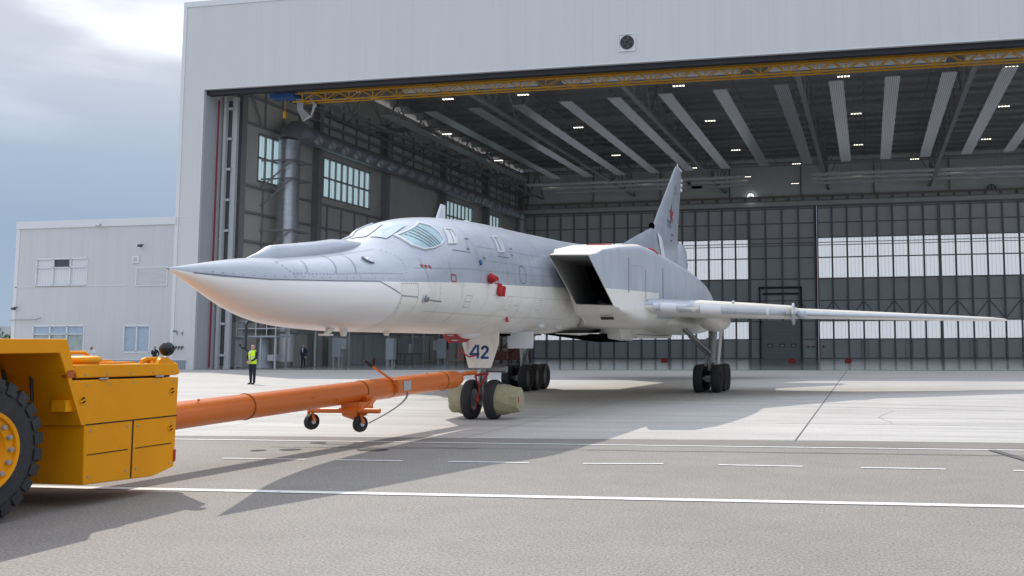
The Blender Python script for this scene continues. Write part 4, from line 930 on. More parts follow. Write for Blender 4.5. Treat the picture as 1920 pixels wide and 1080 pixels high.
def nac(side):
    sg_ = lambda p: Vector((p[0], p[1] * side, p[2]))
    rg = [rrect([TI, TO, BO, BI], [.02] * 4)]
    mid = [(-.62, 1.46, 3.84), (-.72, 2.48, 3.83), (-1.85, 2.78, 2.56), (-1.75, 1.7, 2.54)]; rg.append(rrect(mid, [.03, .05, .06, .04]))
    for i, (x, zt, zb, yi, yo, r) in enumerate(NT):
        rake = max(0, 1.0 - .33 * i) * .9
        if i == 0: x -= .0
        yt = yo - .22 * max(0, 1 - i * .2); zbo = zb + .07
        cs = [(x + rake * .5, yi, zt), (x + rake * .5, yt, zt - .02 - .0), (x - rake * .5, yo, zbo), (x - rake * .5, yi + (.3 if i < 3 else 0), zb)]
        rg.append(rrect(cs, [.05, r * 1.05, r * 1.3, .05]))
    zpl = lambda p: 3.02 + (-.028) * (p[0] + 1.3)
    # insert paint split: outer side vertices; use material by height
    mb = MB(); RG = [[sg_(p) for p in q] for q in rg]
    n = len(RG[0]); mb.loft(RG, True, False, True)
    # finer faces for a clean paint line: cut the outer side
    mb2 = MB(); mb2.v = []; mb2.f = []
    me_obj = mb.build('engine_trunk', ['agrey2', 'awhite', 'agrey'], jet)
    me = me_obj.data; bm = bmesh.new(); bm.from_mesh(me)
    pn_ = Vector((-.028, 0, -1)).normalized()
    bmesh.ops.bisect_plane(bm, geom=bm.verts[:] + bm.edges[:] + bm.faces[:], plane_co=(-1.3, 0, 3.02), plane_no=pn_, dist=1e-4)
    for f in bm.faces:
        c = f.calc_center_median(); f.smooth = True
        f.material_index = 1 if (c.z < 3.02 - .028 * (c.x + 1.3) and c.x > -7.6) or c.z < 2.55 or (f.normal.z > .75 and c.x > -8.5) else (0)
    bm.to_mesh(me); bm.free(); me.set_sharp_from_angle(angle=R(38))
    # inner duct
    q0 = rrect([TI, TO, BO, BI], [.02] * 4); c = sum(q0, Vector()) / len(q0)
    def inset(q, d): cc = sum(q, Vector()) / len(q); return [p + (cc - p).normalized() * d for p in q]
    a0 = [sg_(p) for p in q0]; a1 = [sg_(p) for p in inset(q0, .03)]
    deep = [[sg_(p + Vector((-d, 0, .0))) for p in inset(rrect([(-.6, 1.5, 3.75), (-.7, 2.45, 3.75), (-1.4, 2.7, 2.62), (-1.3, 1.72, 2.64)], [.03] * 4), .04 + .02 * d)] for d in (.2, 1.2, 2.4)]
    MB().loft([a0, a1], True, False, False).build('intake_lip', 'silver' if 0 else 'seamw', me_obj)
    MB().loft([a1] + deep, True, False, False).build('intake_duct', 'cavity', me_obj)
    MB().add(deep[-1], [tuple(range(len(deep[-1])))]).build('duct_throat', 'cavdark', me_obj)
    MB().loft([[sg_(Vector((-1.0, 1.75, 3.3))), sg_(Vector((-3.2, 1.75, 3.3))), sg_(Vector((-3.2, 2.3, 3.35))), sg_(Vector((-1.2, 2.0, 3.34)))], [sg_(Vector((-1.0, 1.75, 3.28))), sg_(Vector((-3.2, 1.75, 3.28))), sg_(Vector((-3.2, 2.3, 3.33))), sg_(Vector((-1.2, 2.0, 3.32)))]]).build('intake_ramp', 'cavity', me_obj) if 0 else None
    # slot and blister under the intake
    MB().box((-2.7, 2.25 * side, 2.345), (.14, .32, .05), (0, R(-9), 0)).build('bleed_slot', 'black', me_obj)
    sm = MB(); sm.box((-2.8, 2.785 * side, 3.45), (.009, .03, .9), (0, 0, 0)).box((-4.7, 2.83 * side, 3.3), (.006, .02, .8)).box((-7.2, 2.83 * side, 3.5), (.006, .03, .9)).box((-3.75, 2.825 * side, 3.75), (1.9, .02, .008), (0, R(3), 0)).box((-5.9, 2.84 * side, 2.9), (2.4, .02, .008)); sm.each('trunk_seam', 'seamg', me_obj)
    MB().sphere((-4.6, 2.55 * side, 2.33), .13, 12, 8, (1.4, .8, .5)).build('trunk_blister', 'whitecap', me_obj)
    MB().lathe([(0, .78), (-.9, .74), (-1.4, .66), (-1.35, .6), (0, .6)], (-26.9, .86 * side, 3.6), 'X', 24).build('engine_nozzle', 'strut', jet)
    return me_obj
tp = nac(1); nac(-1)
# boundary-layer gap wedge between fuselage and intake
for sd_ in (1, -1):
    MB().loft([[(-.7, 1.1 * sd_, 3.6), (-1.6, 1.15 * sd_, 2.75), (-1.6, 1.25 * sd_, 2.75), (-.7, 1.2 * sd_, 3.6)], [(-3.2, .9 * sd_, 3.95), (-3.8, 1.2 * sd_, 2.5), (-3.8, 1.35 * sd_, 2.5), (-3.2, 1.25 * sd_, 3.95)]]).build('splitter_wedge', 'awhite', jet)

# red covers on top of trunk
for (x0, x1, y0, y1, z) in ((-1.6, -2.8, 1.6, 2.1, 4.02), (-4.2, -5.6, 1.3, 1.9, 4.42)):
    pass

# ---- wings
WS = [(1.8, -3.4, -16.4, 2.74, .5), (2.85, -4.6, -16.2, 2.74, .5), (3.0, -4.85, -16.1, 2.74, .52), (3.9, -6.2, -15.9, 2.73, .54), (5.2, -8.4, -15.6, 2.72, .52), (6.4, -10.4, -15.3, 2.705, .48), (6.6, -10.7, -15.3, 2.68, .36), (9.0, -12.3, -15.9, 2.625, .30), (11.5, -13.95, -16.9, 2.57, .22), (13.4, -15.25, -17.6, 2.53, .15), (13.9, -15.75, -17.6, 2.51, .10), (14.05, -16.3, -17.4, 2.505, .04)]
AF = [(0, 0), (.004, .25), (.015, .50), (.05, .78), (.13, .97), (.32, 1.0), (.55, .78), (.8, .38), (1, .02)]
def wing_ring(y, le, te, z, t, side):
    c = le - te; up = [(le - c * u, side * y, z + t * .5 * v + .0) for u, v in AF]; dn = [(le - c * u, side * y, z - t * .42 * v) for u, v in AF[::-1][:-1]]
    return up + dn
def wing(side):
    w_ = MB(); w_.loft([wing_ring(*r_, side) for r_ in WS], True, True, True, 0, lambda i, j: (0 if i < 3 else 1) if j < 8 else 3)
    o = w_.build('wing', ['agrey', 'wingcream', 'agrey2', 'awhite'], jet, smooth=45)
    # bare leading edge with white caps
    def le_strip(y0, y1, name, m, out=.012, frac=.05):
        rs_ = []
        for k in range(7):
            y = y0 + (y1 - y0) * k / 6
            for a, b in zip(WS, WS[1:]):
                if a[0] <= y <= b[0]: t = (y - a[0]) / (b[0] - a[0]); row = [p + (q - p) * t for p, q in zip(a, b)]
            _, le, te, z, th = row; c = le - te; f = frac * 5.0 / c if c > 5 else frac * (5 / max(c, 2)) * .6
            prof = [(.007, .5 * th * .32), (.004, .5 * th * .25), (.0015, .5 * th * .12), (0, 0), (.002, -.42 * th * .16), (.004, -.42 * th * .25), (.015, -.42 * th * .50), (.03, -.42 * th * .62)]
            rs_.append([(le - c * u + out, side * y, z + v + (out * .8 if v > 0 else -out * .8 if v < 0 else 0)) for u, v in prof])
        mb = MB(); mb.loft(rs_, False, False, False); return mb.build(name, m, o, smooth=60)
    le_strip(3.0, 6.3, 'leading_edge', 'silver', .008); le_strip(6.65, 13.5, 'slat', 'silver', .006)
    le_strip(3.15, 3.5, 'leading_edge_cap', 'whitecap', .018); le_strip(4.05, 4.55, 'leading_edge_cap', 'whitecap', .018); le_strip(5.72, 5.8, 'leading_edge_band', 'whitecap', .016)
    # fence
    poly = [(-10.15, 2.42), (-10.05, 2.64), (-10.3, 2.90), (-10.55, 3.0), (-10.95, 2.98), (-11.4, 2.82), (-11.4, 2.5), (-10.9, 2.30), (-10.4, 2.32)]
    MB().prism(poly, 'Y', side * 6.5 - .03, side * 6.5 + .03).build('wing_fence', 'agrey2', o)
    MB().sphere((-10.75, side * 6.75, 2.63), .2, 12, 8, (1.6, .9, .75)).build('fence_knuckle', 'agrey2', o, smooth=60)
    MB().sphere((-7.5, side * 4.9, 2.92), .05, 8, 6).sphere((-11.3, side * 5.5, 2.86), .07, 8, 6).build('wing_lamp', 'trim', o)
    # main gear fairing below the wing
    rg = []
    for x, r, z in ((-10.2, .04, 2.55), (-10.5, .30, 2.50), (-11.1, .42, 2.46), (-12.2, .46, 2.46), (-13.4, .40, 2.48), (-14.3, .22, 2.52), (-14.9, .04, 2.58)): rg.append([(x, side * 3.72 + r * 1.0 * math.cos(t), z + r * .78 * math.sin(t)) for t in [2 * math.pi * k / 18 for k in range(18)]])
    MB().loft(rg).build('gear_fairing', 'awhite', o, smooth=60)
    return o
wp = wing(1); wing(-1)
# belly fairing between the gear and slab painted dark as an open bay below the trunk
rg = []
for x, r in ((-8.5, .1), (-9.5, .5), (-11.5, .75), (-15, .8), (-19, .6), (-22, .2)): rg.append([(x, 2.0 + r * 1.1 * math.cos(t), 2.45 + r * .55 * math.sin(t)) for t in [2 * math.pi * k / 18 for k in range(18)]])
MB().loft(rg).build('belly_fairing', 'awhite', jet, smooth=60)
MB().loft([[(-4.0, .15, 1.99), (-4.6, 1.0, 1.99), (-4.6, 1.0, 1.965), (-4.0, .15, 1.965)], [(-9.6, .15, 2.0), (-9.6, 1.15, 2.0), (-9.6, 1.15, 1.76), (-9.6, .15, 1.76)]]).build('bay_shade_slab', 'cavdark', jet)  # solid black slab paints the shaded inside of the bay
MB().loft([[(-3.9, .5, 1.975), (-3.9, .9, 1.975), (-3.9, .9, 1.99), (-3.9, .5, 1.99)], [(-4.9, .9, 1.94), (-4.8, 1.2, 1.96), (-4.8, 1.2, 2.0), (-4.9, .9, 2.0)]]).build('bay_fairing', 'awhite', jet)
MB().prism([(-7.2, 2.16), (-7.45, 1.86), (-8.9, 1.80), (-9.3, 1.95), (-9.0, 2.25)], 'Y', .9, 1.5).build('bay_door', 'awhite', jet)
MB().prism([(-8.6, 2.3), (-9.0, 1.86), (-15.0, 1.90), (-15.3, 2.05), (-14.4, 2.35)], 'Y', .95, 1.65).build('bay_box', 'awhite', jet)
MB().bx(-15, -8.95, 1.64, 1.66, 1.98, 2.0).build('bay_box_seam', 'black', jet)

# ---- tail
def fin_ring(z, le, te, t): c = le - te; return [(le - c * u, t * v, z) for u, v in ((0, 0), (.03, .35), (.12, .75), (.35, 1), (.7, .7), (1, .06))] + [(le - c * u, -t * v, z) for u, v in ((1, .06), (.7, .7), (.35, 1), (.12, .75), (.03, .35))]
fn = MB().loft([fin_ring(*a) for a in ((4.6, -11.5, -27.3, .28), (5.3, -13.4, -27.5, .24), (6.0, -16.4, -27.6, .21), (6.62, -19.2, -26.6, .18), (6.8, -19.75, -25.9, .175), (7.6, -20.95, -26.1, .155), (9.0, -23.2, -26.7, .12), (10.15, -25.0, -27.1, .09), (10.42, -25.45, -26.9, .07))])
fin = fn.build('tail_fin', 'agrey', jet, smooth=40)
tail_t = MB().loft([fin_ring(*a) for a in ((4.8, -25.6, -27.9, .42), (5.5, -25.4, -28.1, .40), (6.3, -25.6, -28.0, .34), (6.65, -26.0, -27.5, .18))]).build('tail_turret', 'agrey2', jet, smooth=40)
MB().bx(-25.9, -27.15, -.04, .04, 10.42, 10.5).box((-26.0, 0, 10.55), (.04, .04, .2)).box((-27.2, 0, 10.0), (.3, .06, .12)).box((-27.2, 0, 9.75), (.22, .06, .12)).box((-27.15, 0, 9.5), (.2, .06, .15)).build('tip_aerial', 'trim', fin)
MB().prism([(-19.6, 6.5), (-20.5, 6.35), (-21.6, 5.3), (-20.7, 5.3)], 'Y', .23, .245).build('fin_strip', 'whitecap', fin)
c_ = (-19.5, 0, 6.75); MB().sphere(c_, .16, 10, 8, (1.2, .8, 1)).build('fin_intake', 'cavdark', fin)
for x, z, r in ((-20.9, 5.05, .2), (-26.6, 5.6, .2)): MB().cyl((x, .2, z), (x, .36, z), r, n=14).build('fin_scoop', 'cavdark', fin)
FSX, FSZ = -23.45, 7.75
b_ = MB(); sp = star_pts(.56, .38); b_.add([(FSX, .165, FSZ)] + [(FSX + x, .160, FSZ + z) for x, z in sp], [(0, 1 + i, 1 + (i + 1) % 10) for i in range(10)]); b_.build('red_star', 'starred', fin, fix=False)
b_ = MB()
for k in range(4): b_.box((-22.35 - .28 * k, .175, 7.35), (.16, .008, .08)).box((-22.35 - .28 * k, .175, 7.2), (.05, .008, .3))
b_.box((-23.6, .175, 6.8), (.5, .008, .08)).box((-23.3, .175, 6.5), (.3, .008, .08)).box((-24.6, .165, 9.2), (.1, .008, .3)).box((-24.4, .165, 8.9), (.2, .008, .08)); b_.build('fin_stencil', 'seamc', fin)
for sd_ in (1, -1):
    tl = MB().loft([[(le, sd_ * y, z), ((le + te) / 2, sd_ * y, z + t), (te, sd_ * y, z), ((le + te) / 2, sd_ * y, z - t)] for y, le, te, z, t in ((1.2, -21.5, -27.5, 3.3, .14), (5.6, -27.0, -29.0, 3.3, .04))]); tl.build('tailplane', 'agrey2', jet)

# ---- nose gear
ng = MB().cyl((0, 0, .45), (0, 0, 1.2), .085, n=16).cyl((0, 0, 1.15), (-.05, 0, 2.1), .12, n=16).cyl((0, -.1, .45), (0, .16, .45), .07, n=12).cyl((0, -.16, .45), (0, .16, .45), .1, n=12)
ng.bx(-.12, .10, -.06, .06, .34, .95).tube([(.1, -.03, .5), (.14, -.03, .85), (.12, -.03, 1.05)], .03, 6).tube([(.1, .05, .5), (.14, .05, .85), (.12, .05, 1.05)], .03, 6).tube([(-.1, 0, 1.3), (-1.2, 0, 2.05)], .05, 8)
ng.cyl((-.05, .05, 1.13), (-.05, .55, 1.13), .075, n=10)
nose_gear = ng.build('nose_gear', 'strut', jet, smooth=40)
def wheel(parent, x, y, z, r, w, rub='rubber', hub='strut'):
    prof = [(-w / 2 * .55, r * .55), (-w / 2 * .9, r * .72), (-w / 2, r * .86), (-w / 2 * .78, r * .965), (-w / 2 * .4, r * .998), (0, r), (w / 2 * .4, r * .998), (w / 2 * .78, r * .965), (w / 2, r * .86), (w / 2 * .9, r * .72), (w / 2 * .55, r * .55)]
    t = MB().lathe(prof, (x, y, z), 'Y', 32).build('wheel', rub, parent, smooth=50)
    h = MB().lathe([(-w / 2 * .5, .01), (-w / 2 * .5, r * .3), (-w / 2 * .35, r * .35), (-w / 2 * .5, r * .56), (w / 2 * .5, r * .56), (w / 2 * .35, r * .35), (w / 2 * .5, r * .3), (w / 2 * .5, .01)], (x, y, z), 'Y', 24).build('wheel_hub', hub, parent, smooth=40)
    return t
for y in (-.27, .27): wheel(nose_gear, 0, y, .45, .45, .24)
# door plate with the number
DX = .34
MB().loft([[(DX, -.38, 1.72), (DX, -.06, 1.98), (DX - .02, .48, 1.98), (DX - .02, .47, 1.70), (DX, .30, 1.17), (DX, -.22, 1.17)], [(DX - .05, -.38, 1.72), (DX - .05, -.06, 1.98), (DX - .07, .48, 1.98), (DX - .07, .47, 1.70), (DX - .05, .30, 1.17), (DX - .05, -.22, 1.17)]]).build('gear_door', 'awhite', nose_gear, bevel=.006)
def strokes(pl, w, x): 
    b_ = MB()
    for a, b in pl:
        a = Vector((x, a[0], a[1])); b = Vector((x, b[0], b[1])); d = (b - a).normalized(); a -= d * w * .35; b += d * w * .35; q = d.cross(Vector((1, 0, 0))) * w / 2
        b_.loft([[a - q, a + q, b + q, b - q], [a - q + Vector((.004, 0, 0)), a + q + Vector((.004, 0, 0)), b + q + Vector((.004, 0, 0)), b - q + Vector((.004, 0, 0))]])
    return b_
h_ = .27; y4, z4 = -.13, 1.40; y2 = .09
four = [((y4 + .13, z4), (y4 + .13, z4 + h_)), ((y4 - .05, z4 + .08), (y4 + .15, z4 + .08)), ((y4 - .05, z4 + .08), (y4 + .08, z4 + h_))]
strokes(four, .052, DX + .001).build('number_digit', 'numblue', nose_gear)
arc = [(y2 + .075 + .065 * math.cos(t), z4 + .185 + .065 * math.sin(t)) for t in [R(170 - k * 30) for k in range(8)]]
two = list(zip(arc, arc[1:])) + [(arc[-1], (y2, z4)), ((y2, z4), (y2 + .15, z4))]
strokes(two, .052, DX + .001).build('number_digit', 'numblue', nose_gear)
MB().box((.35, -.27, 1.75), (.12, .05, .34)).build('door_bracket', 'trim', nose_gear)
# square door aft, lamp fairing and a black slab for the shaded wheel bay
MB().loft([[(-.95, .24, 2.0), (-.95, .86, 2.0), (-.95, .87, 1.8), (-.95, .86, 1.6), (-.95, .27, 1.6), (-.95, .22, 1.8)], [(-1.0, .24, 2.0), (-1.0, .86, 2.0), (-1.0, .87, 1.8), (-1.0, .86, 1.6), (-1.0, .27, 1.6), (-1.0, .22, 1.8)]]).build('bay_door_square', 'whitecap', jet, bevel=.01)
MB().bx(-2.3, -1.0, .21, .245, 1.6, 2.0).build('bay_door_side', 'agrey2', jet)
MB().bx(-1.9, .3, -.3, .3, 1.90, 1.965).build('wheel_bay_shade', 'cavdark', jet)
MB().sphere((1.12, .1, 1.95), .22, 16, 10, (2.6, .9, .6)).build('landing_lamp_fairing', 'whitecap', jet, smooth=60)
fc = MB(); fc.loft([[(2.3, 0, 1.95), (1.6, .03, 1.94), (.85, .03, 1.82), (1.02, .0, 1.75), (1.9, -.0, 1.73)], [(2.3, -.04, 1.95), (1.6, -.03, 1.94), (.85, -.03, 1.82), (1.02, -.04, 1.75), (1.9, -.04, 1.73)]]); fc.build('red_door', 'red', jet)
MB().box((1.95, .015, 1.89), (.3, .02, .018)).box((1.72, .015, 1.79), (.3, .02, .018)).build('door_dash', 'trim', jet)

# ---- main gears
def main_gear(side):
    yc = 3.42 * side if side > 0 else -3.6; xc = -13.3 if side > 0 else -13.6
    g_ = MB().cyl((xc + .2, yc, .62), (xc + .1, yc + .12 * side, 2.5), .115, .15, n=14).cyl((xc + .32, yc - .16 * side, .9), (xc + .22, yc - .1 * side, 1.9), .05, n=8).tube([(xc + .2, yc, 1.35), (xc + 1.6, yc - 1.0 * side, 2.45)], .085, 8).tube([(xc + .3, yc - .1 * side, 1.3), (xc + 1.2, yc - .6 * side, 1.95)], .05, 6)
    g_.bx(xc - .95, xc + .95, yc - .1, yc + .1, .38, .58).tube([(xc + .45, yc + .1, 1.0), (xc + .2, yc + .1, .6)], .06, 6).tube([(xc + .35, yc, 1.2), (xc + .55, yc, .75), (xc + .3, yc, .55)], .05, 6)
    for k in range(3): g_.cyl((xc + .9 - .9 * k, yc - .3, .48), (xc + .9 - .9 * k, yc + .3, .48), .06, n=8)
    gg = g_.build('main_gear', 'strut', jet, smooth=40)
    for k in range(3):
        for s_ in (-1, 1): wheel(gg, xc + .92 - .93 * k, yc + s_ * (.31 if k == 0 else .36), .485, .485, .33, 'rubber', 'hubdark')
    MB().loft([[(xc - .1, yc + side * .3, 2.4), (xc - .7, yc + side * .32, 2.4), (xc - .7, yc + side * .36, 2.4), (xc - .1, yc + side * .34, 2.4)], [(xc - .1, yc + side * .18, .95), (xc - .45, yc + side * .2, .95), (xc - .45, yc + side * .23, .95), (xc - .1, yc + side * .21, .95)]]).build('gear_leg_door', 'awhite', gg)
main_gear(1); main_gear(-1)

# ---- separate covers and flags hung on the aircraft
def jet_world(x, y, z): return jet.matrix_basis @ Vector((x, y, z))
JM = Matrix.Translation(N0) @ Matrix.Rotation(-math.pi / 2 + PHI, 4, 'Z')
def at_jet(mb, name, m, label, cat, group=None, **k):
    o0 = Vector(mb.v[0]); c = sum((Vector(p) for p in mb.v), Vector()) / len(mb.v)
    mb.v = [tuple(Vector(p) - c) for p in mb.v]; o = mb.build(name, m, None, **k); o.matrix_world = JM @ Matrix.Translation(c); return tag(o, label, cat, group)
def cloth_cone(y0, y1, r0_, r1_, seed):
    rr_ = random.Random(seed); rg = []
    for k in range(9):
        t = k / 8; r = r0_ + (r1_ - r0_) * t ** 1.3; y = y0 + (y1 - y0) * t; rg.append([((r * (1 + .06 * math.sin(j * 2.1 + k * .8) + rr_.uniform(-.025, .025))) * math.cos(2 * math.pi * j / 24), y + rr_.uniform(-.012, .012), .45 + r * (1 + .05 * math.sin(j * 1.7 + k) + rr_.uniform(-.025, .025)) * math.sin(2 * math.pi * j / 24)) for j in range(24)])
    return MB().loft(rg)
at_jet(cloth_cone(.36, .90, .35, .27, 3), 'wheel_cover', 'canvas', 'khaki canvas cover with a red tag on the nose wheel nearer the main door side', 'wheel cover', 'canvas covers on the nose wheels', smooth=35)
at_jet(cloth_cone(-.36, -.72, .33, .29, 8), 'wheel_cover', 'canvas', 'khaki canvas cover on the nose wheel under the orange bar', 'wheel cover', 'canvas covers on the nose wheels', smooth=35)
at_jet(MB().box((.14, .90, .45), (.05, .02, .14), (0, R(15), 0)), 'cover_tag', 'red', 'small red tag on the larger khaki wheel cover', 'tag')
c0 = SP(3.07, 2.99, .05); at_jet(MB().sphere(c0, .10, 10, 7, (.9, .6, 1.1)).cyl(c0 + Vector((.0, .04, 0)), c0 + Vector((.08, .14, -.01)), .085, .05, n=8).tube([c0 + Vector((.1, .1, 0)), c0 + Vector((.19, .1, -.01))], .02, 5), 'probe_cover', 'redcloth', 'red cloth cover on the grey fuselage flank above the white band', 'cover', smooth=40)
c0 = SP(2.57, 2.80, .04); at_jet(MB().box(c0, (.16, .06, .22), (0, R(-25), 0)).box(c0 + Vector((-.16, .02, -.02)), (.08, .05, .2), (0, R(-20), 0)), 'vane_cover', 'redcloth', 'twin red flap cover just below the paint line on the flank', 'cover')
c0 = SP(1.39, 2.25, .02); at_jet(MB().loft([[c0 + Vector((-.02, 0, .12)), c0 + Vector((.02, 0, .12)), c0 + Vector((.02, .02, .12)), c0 + Vector((-.02, .02, .12))], [c0 + Vector((-.08, 0, -.06)), c0 + Vector((.05, 0, -.06)), c0 + Vector((.05, .03, -.06)), c0 + Vector((-.08, .03, -.06))]]), 'flag_tag', 'redcloth', 'tiny red ribbon tag low on the white fuselage', 'tag')
b_ = MB().tube([(-7.0, 2.42, 4.53), (-7.05, 2.55, 4.5), (-7.2, 2.68, 4.38)], .028, 6); at_jet(b_, 'trunk_flag', 'redcloth', 'red ribbon lying on the top edge of the port engine trunk', 'tag')
for k, (x0, x1, y0, y1, z) in enumerate(((-2.2, -2.9, 1.6, 2.05, 4.11), (-3.6, -4.4, 1.45, 1.95, 4.33))):
    at_jet(MB().loft([[(x0, y0, z - .05), (x0, y1, z - .05), (x0, y1, z + .01), (x0, y0, z + .01)], [(x1, y0, z + .04), (x1, y1, z + .04), (x1, y1, z + .10), (x1, y0, z + .10)]]), 'vent_cover', 'redcloth', ['front red cover lying on top of the intake trunk', 'rear red cover lying on top of the intake trunk'][k], 'cover', 'red covers on the intake trunk')
at_jet(MB().tube([(.42, -.42, 1.62), (.46, -.3, 1.5), (.46, -.15, 1.42), (.42, .0, 1.46)], .018, 6).tube([(.42, -.42, 1.62), (.5, -.38, 1.4), (.45, -.3, 1.35)], .015, 6), 'lock_ribbon', 'red', 'thin red cord hanging across the numbered nose gear door', 'ribbon')
at_jet(MB().tube([(.15, -.13, .98), (.22, 0, .74), (.15, .17, 1.04)], .03, 6).tube([(.15, -.13, 1.0), (.15, .17, 1.05)], .03, 6), 'tow_shackle', 'red', 'red V-shaped tow shackle around the nose leg', 'shackle')
at_jet(MB().box((.2, -.03, .47), (.07, .07, .14)).tube([(.2, -.04, .45), (.22, -.09, .2)], .014, 5).tube([(.2, -.02, .5), (.2, -.02, .72)], .014, 5), 'lock_pin', 'red', 'red locking pin with cord between the nose wheels', 'pin')

# ------------------------------------------------------------------ tow bar
B0 = Vector((-9.45, 10.2, .70)); B1 = Vector((-8.92, 20.3, .95)); 
tb = empty('tow_bar', tuple(B0), 0, 'long orange tubular tow bar between the yellow tug and nose gear', 'tow bar')
D = B1 - B0; Ln = D.length; dn = D / Ln
def bp(t, dx=0, dz=0): return dn * t + Vector((dx, 0, dz))
MB().cyl((0, 0, 0), bp(Ln - .25), .19, .195, n=32).build('bar_tube', 'orange', tb, smooth=40)
MB().cyl(bp(Ln - .25), bp(Ln), .195, .13, n=32).cyl(bp(Ln), bp(Ln + .06), .13, .02, n=32).build('bar_head', 'orange', tb, smooth=40)
MB().tube([bp(Ln - .15, 0, .06), bp(Ln + .35, .02, .1), bp(Ln + .62, .12, .1)], .05, 8).build('tow_eye', 'orange', tb, smooth=40)
MB().cyl(bp(6.2), bp(7.15), .2, n=32).build('bar_sleeve', 'orange', tb, smooth=40)
ws = MB()
for t in (6.2, 7.15, 3.1, 9.3): ws.cyl(bp(t - .012), bp(t + .012), .203, n=32)
ws.build('weld_ring', mat('weld_dark_orange', (.30, .07, .01), .6), tb)  # weld rings in a darker orange than the bar
q = bp(6.0); cz = -.30
ca = MB().tube([q + Vector((-.62, -.35, cz)), q + Vector((.72, -.35, cz))], .045, 10)
MB_ = ca.box(q + Vector((.15, -.1, cz + .06)), (.34, .5, .16)).box(q + Vector((.12, .12, cz + .13)), (.26, .1, .24), (R(20), 0, 0)).tube([q + Vector((-.18, .0, cz + .14)), q + Vector((.0, -.25, cz - .06)), q + Vector((.25, -.3, cz - .12))], .06, 8).tube([q + Vector((.3, .2, cz + .18)), q + Vector((.32, -.3, cz - .1))], .05, 8).tube([q + Vector((.05, .1, cz + .1)), q + Vector((.35, .0, cz + .02)), q + Vector((.4, -.3, cz - .05))], .045, 8).cyl(q + Vector((.05, -.35, cz - .02)), q + Vector((.3, -.35, cz - .02)), .09, n=10)
ca.build('caster_frame', 'orange', tb, smooth=40)
def caster(x, y, z, pr_):
    f_ = MB().tube([(x + .0, y + .05, z + .24), (x + .02, y - .02, z + .12), (x + .1, y - .05, z + .02)], .028, 6).tube([(x - .08, y + .04, z + .22), (x - .08, y - .0, z)], .028, 6).cyl((x - .02, y + .03, z + .18), (x - .02, y + .03, z + .34), .055, n=10)
    fo = f_.build('caster_fork', 'orange', tb, smooth=40)
    t_ = MB().lathe([(-.03, .05), (-.05, .1), (-.045, .135), (0, .145), (.045, .135), (.05, .1), (.03, .05)], (0, 0, 0), 'X', 24); t_.v = [tuple(Euler((0, 0, R(-18))).to_matrix() @ Vector(p) + Vector((x, y, z))) for p in t_.v]; t_.build('caster_wheel', 'rubber', fo, smooth=40)
    h_ = MB().cyl((-.06, 0, 0), (.06, 0, 0), .045, n=12); h_.v = [tuple(Euler((0, 0, R(-18))).to_matrix() @ Vector(p) + Vector((x, y, z))) for p in h_.v]; h_.build('caster_hub', 'silver', fo)
caster(q.x - .60, q.y - .33, q.z + cz - .20, 0); caster(q.x + .34, q.y - .33, q.z + cz - .23, 1)
q2 = bp(7.35)
MB().box(q2 + Vector((.12, 0, .03)), (.30, .55, .26)).cyl(q2 + Vector((.22, -.3, .1)), q2 + Vector((.22, -.14, .1)), .07, n=10).build('pump_box', 'orange', tb, bevel=.015)
MB().bx(q2.x + .275, q2.x + .28, q2.y - .08, q2.y + .22, q2.z - .06, q2.z + .12).build('data_plate', 'steel_l', tb)
MB().tube([q2 + Vector((.2, -.25, .1)), q2 + Vector((-.15, -.55, .42))], .022, 8).build('pump_lever', 'orange', tb)
MB().tube([q2 + Vector((-.14, -.54, .41)), q2 + Vector((-.26, -.64, .52))], .033, 8).build('lever_grip', 'black', tb)
hs = MB()
for k in range(2): hs.tube([(q2 + Vector((.22, .12 + .05 * k, -.08))) * (1 - t) ** 2 + (q2 + Vector((.50, -.15 + .05 * k, -.25))) * 2 * t * (1 - t) + (q + Vector((.46, -.25, cz - .22))) * t * t for t in [i / 10 for i in range(11)]], .011, 6)
hs.build('hydraulic_hose', 'steel', tb)
MB().sphere(bp(2.0, .1, .19), .02, 8, 6).sphere(bp(8.6, .05, .19), .02, 8, 6).sphere(bp(5.2, .19, -.05), .018, 8, 6).box(bp(4.6, .2, .02), (.01, .2, .02)).box(bp(9.0, .2, -.1), (.01, .3, .02)).build('bar_fitting', 'chrome' if 0 else 'orange', tb)

# ------------------------------------------------------------------ tug
TX0, TX1 = -10.85, -8.15
tug = empty('aircraft_tug', (-9.5, 8, 0), 0, 'heavy yellow aircraft tug cut off by the left edge of the photo', 'tow tractor')
def tp_(mb, name, m, parent=tug, **k):
    for i, (x, y, z) in enumerate(mb.v): mb.v[i] = (x + 9.5, y - 8, z)
    return mb.build(name, m, parent, **k)
body = MB().prism([(8.99, .24), (10.02, .20), (10.36, .27), (10.38, 1.325), (8.77, 1.345), (8.97, .87)], 'X', TX0, TX1)
bo = tp_(body, 'rear_body', 'yellow', bevel=.012)
tp_(MB().prism([(8.84, 1.365), (10.36, 1.35), (10.36, 1.49), (8.79, 1.505)], 'X', TX0, TX1 - .0), 'engine_hood', 'yellow', bevel=.012)
tp_(MB().bx(TX0 + .05, TX1 - .06, 8.86, 10.3, 1.33, 1.37), 'hood_gap', 'gap')
fe_ = MB().prism([(4.2, 1.63), (8.60, 1.63), (8.69, 1.42), (8.78, 1.42), (8.80, 1.46), (8.685, 1.775), (4.2, 1.775)], 'X', TX0, TX1 + .003)
tp_(fe_, 'fender', 'yellow', bevel=.01)
tp_(MB().prism([(8.60, 1.64), (8.68, 1.64), (8.82, 1.44), (8.775, 1.36), (8.985, .87), (8.93, .87)], 'X', TX0, TX1 - .002), 'bulkhead', 'yellow')
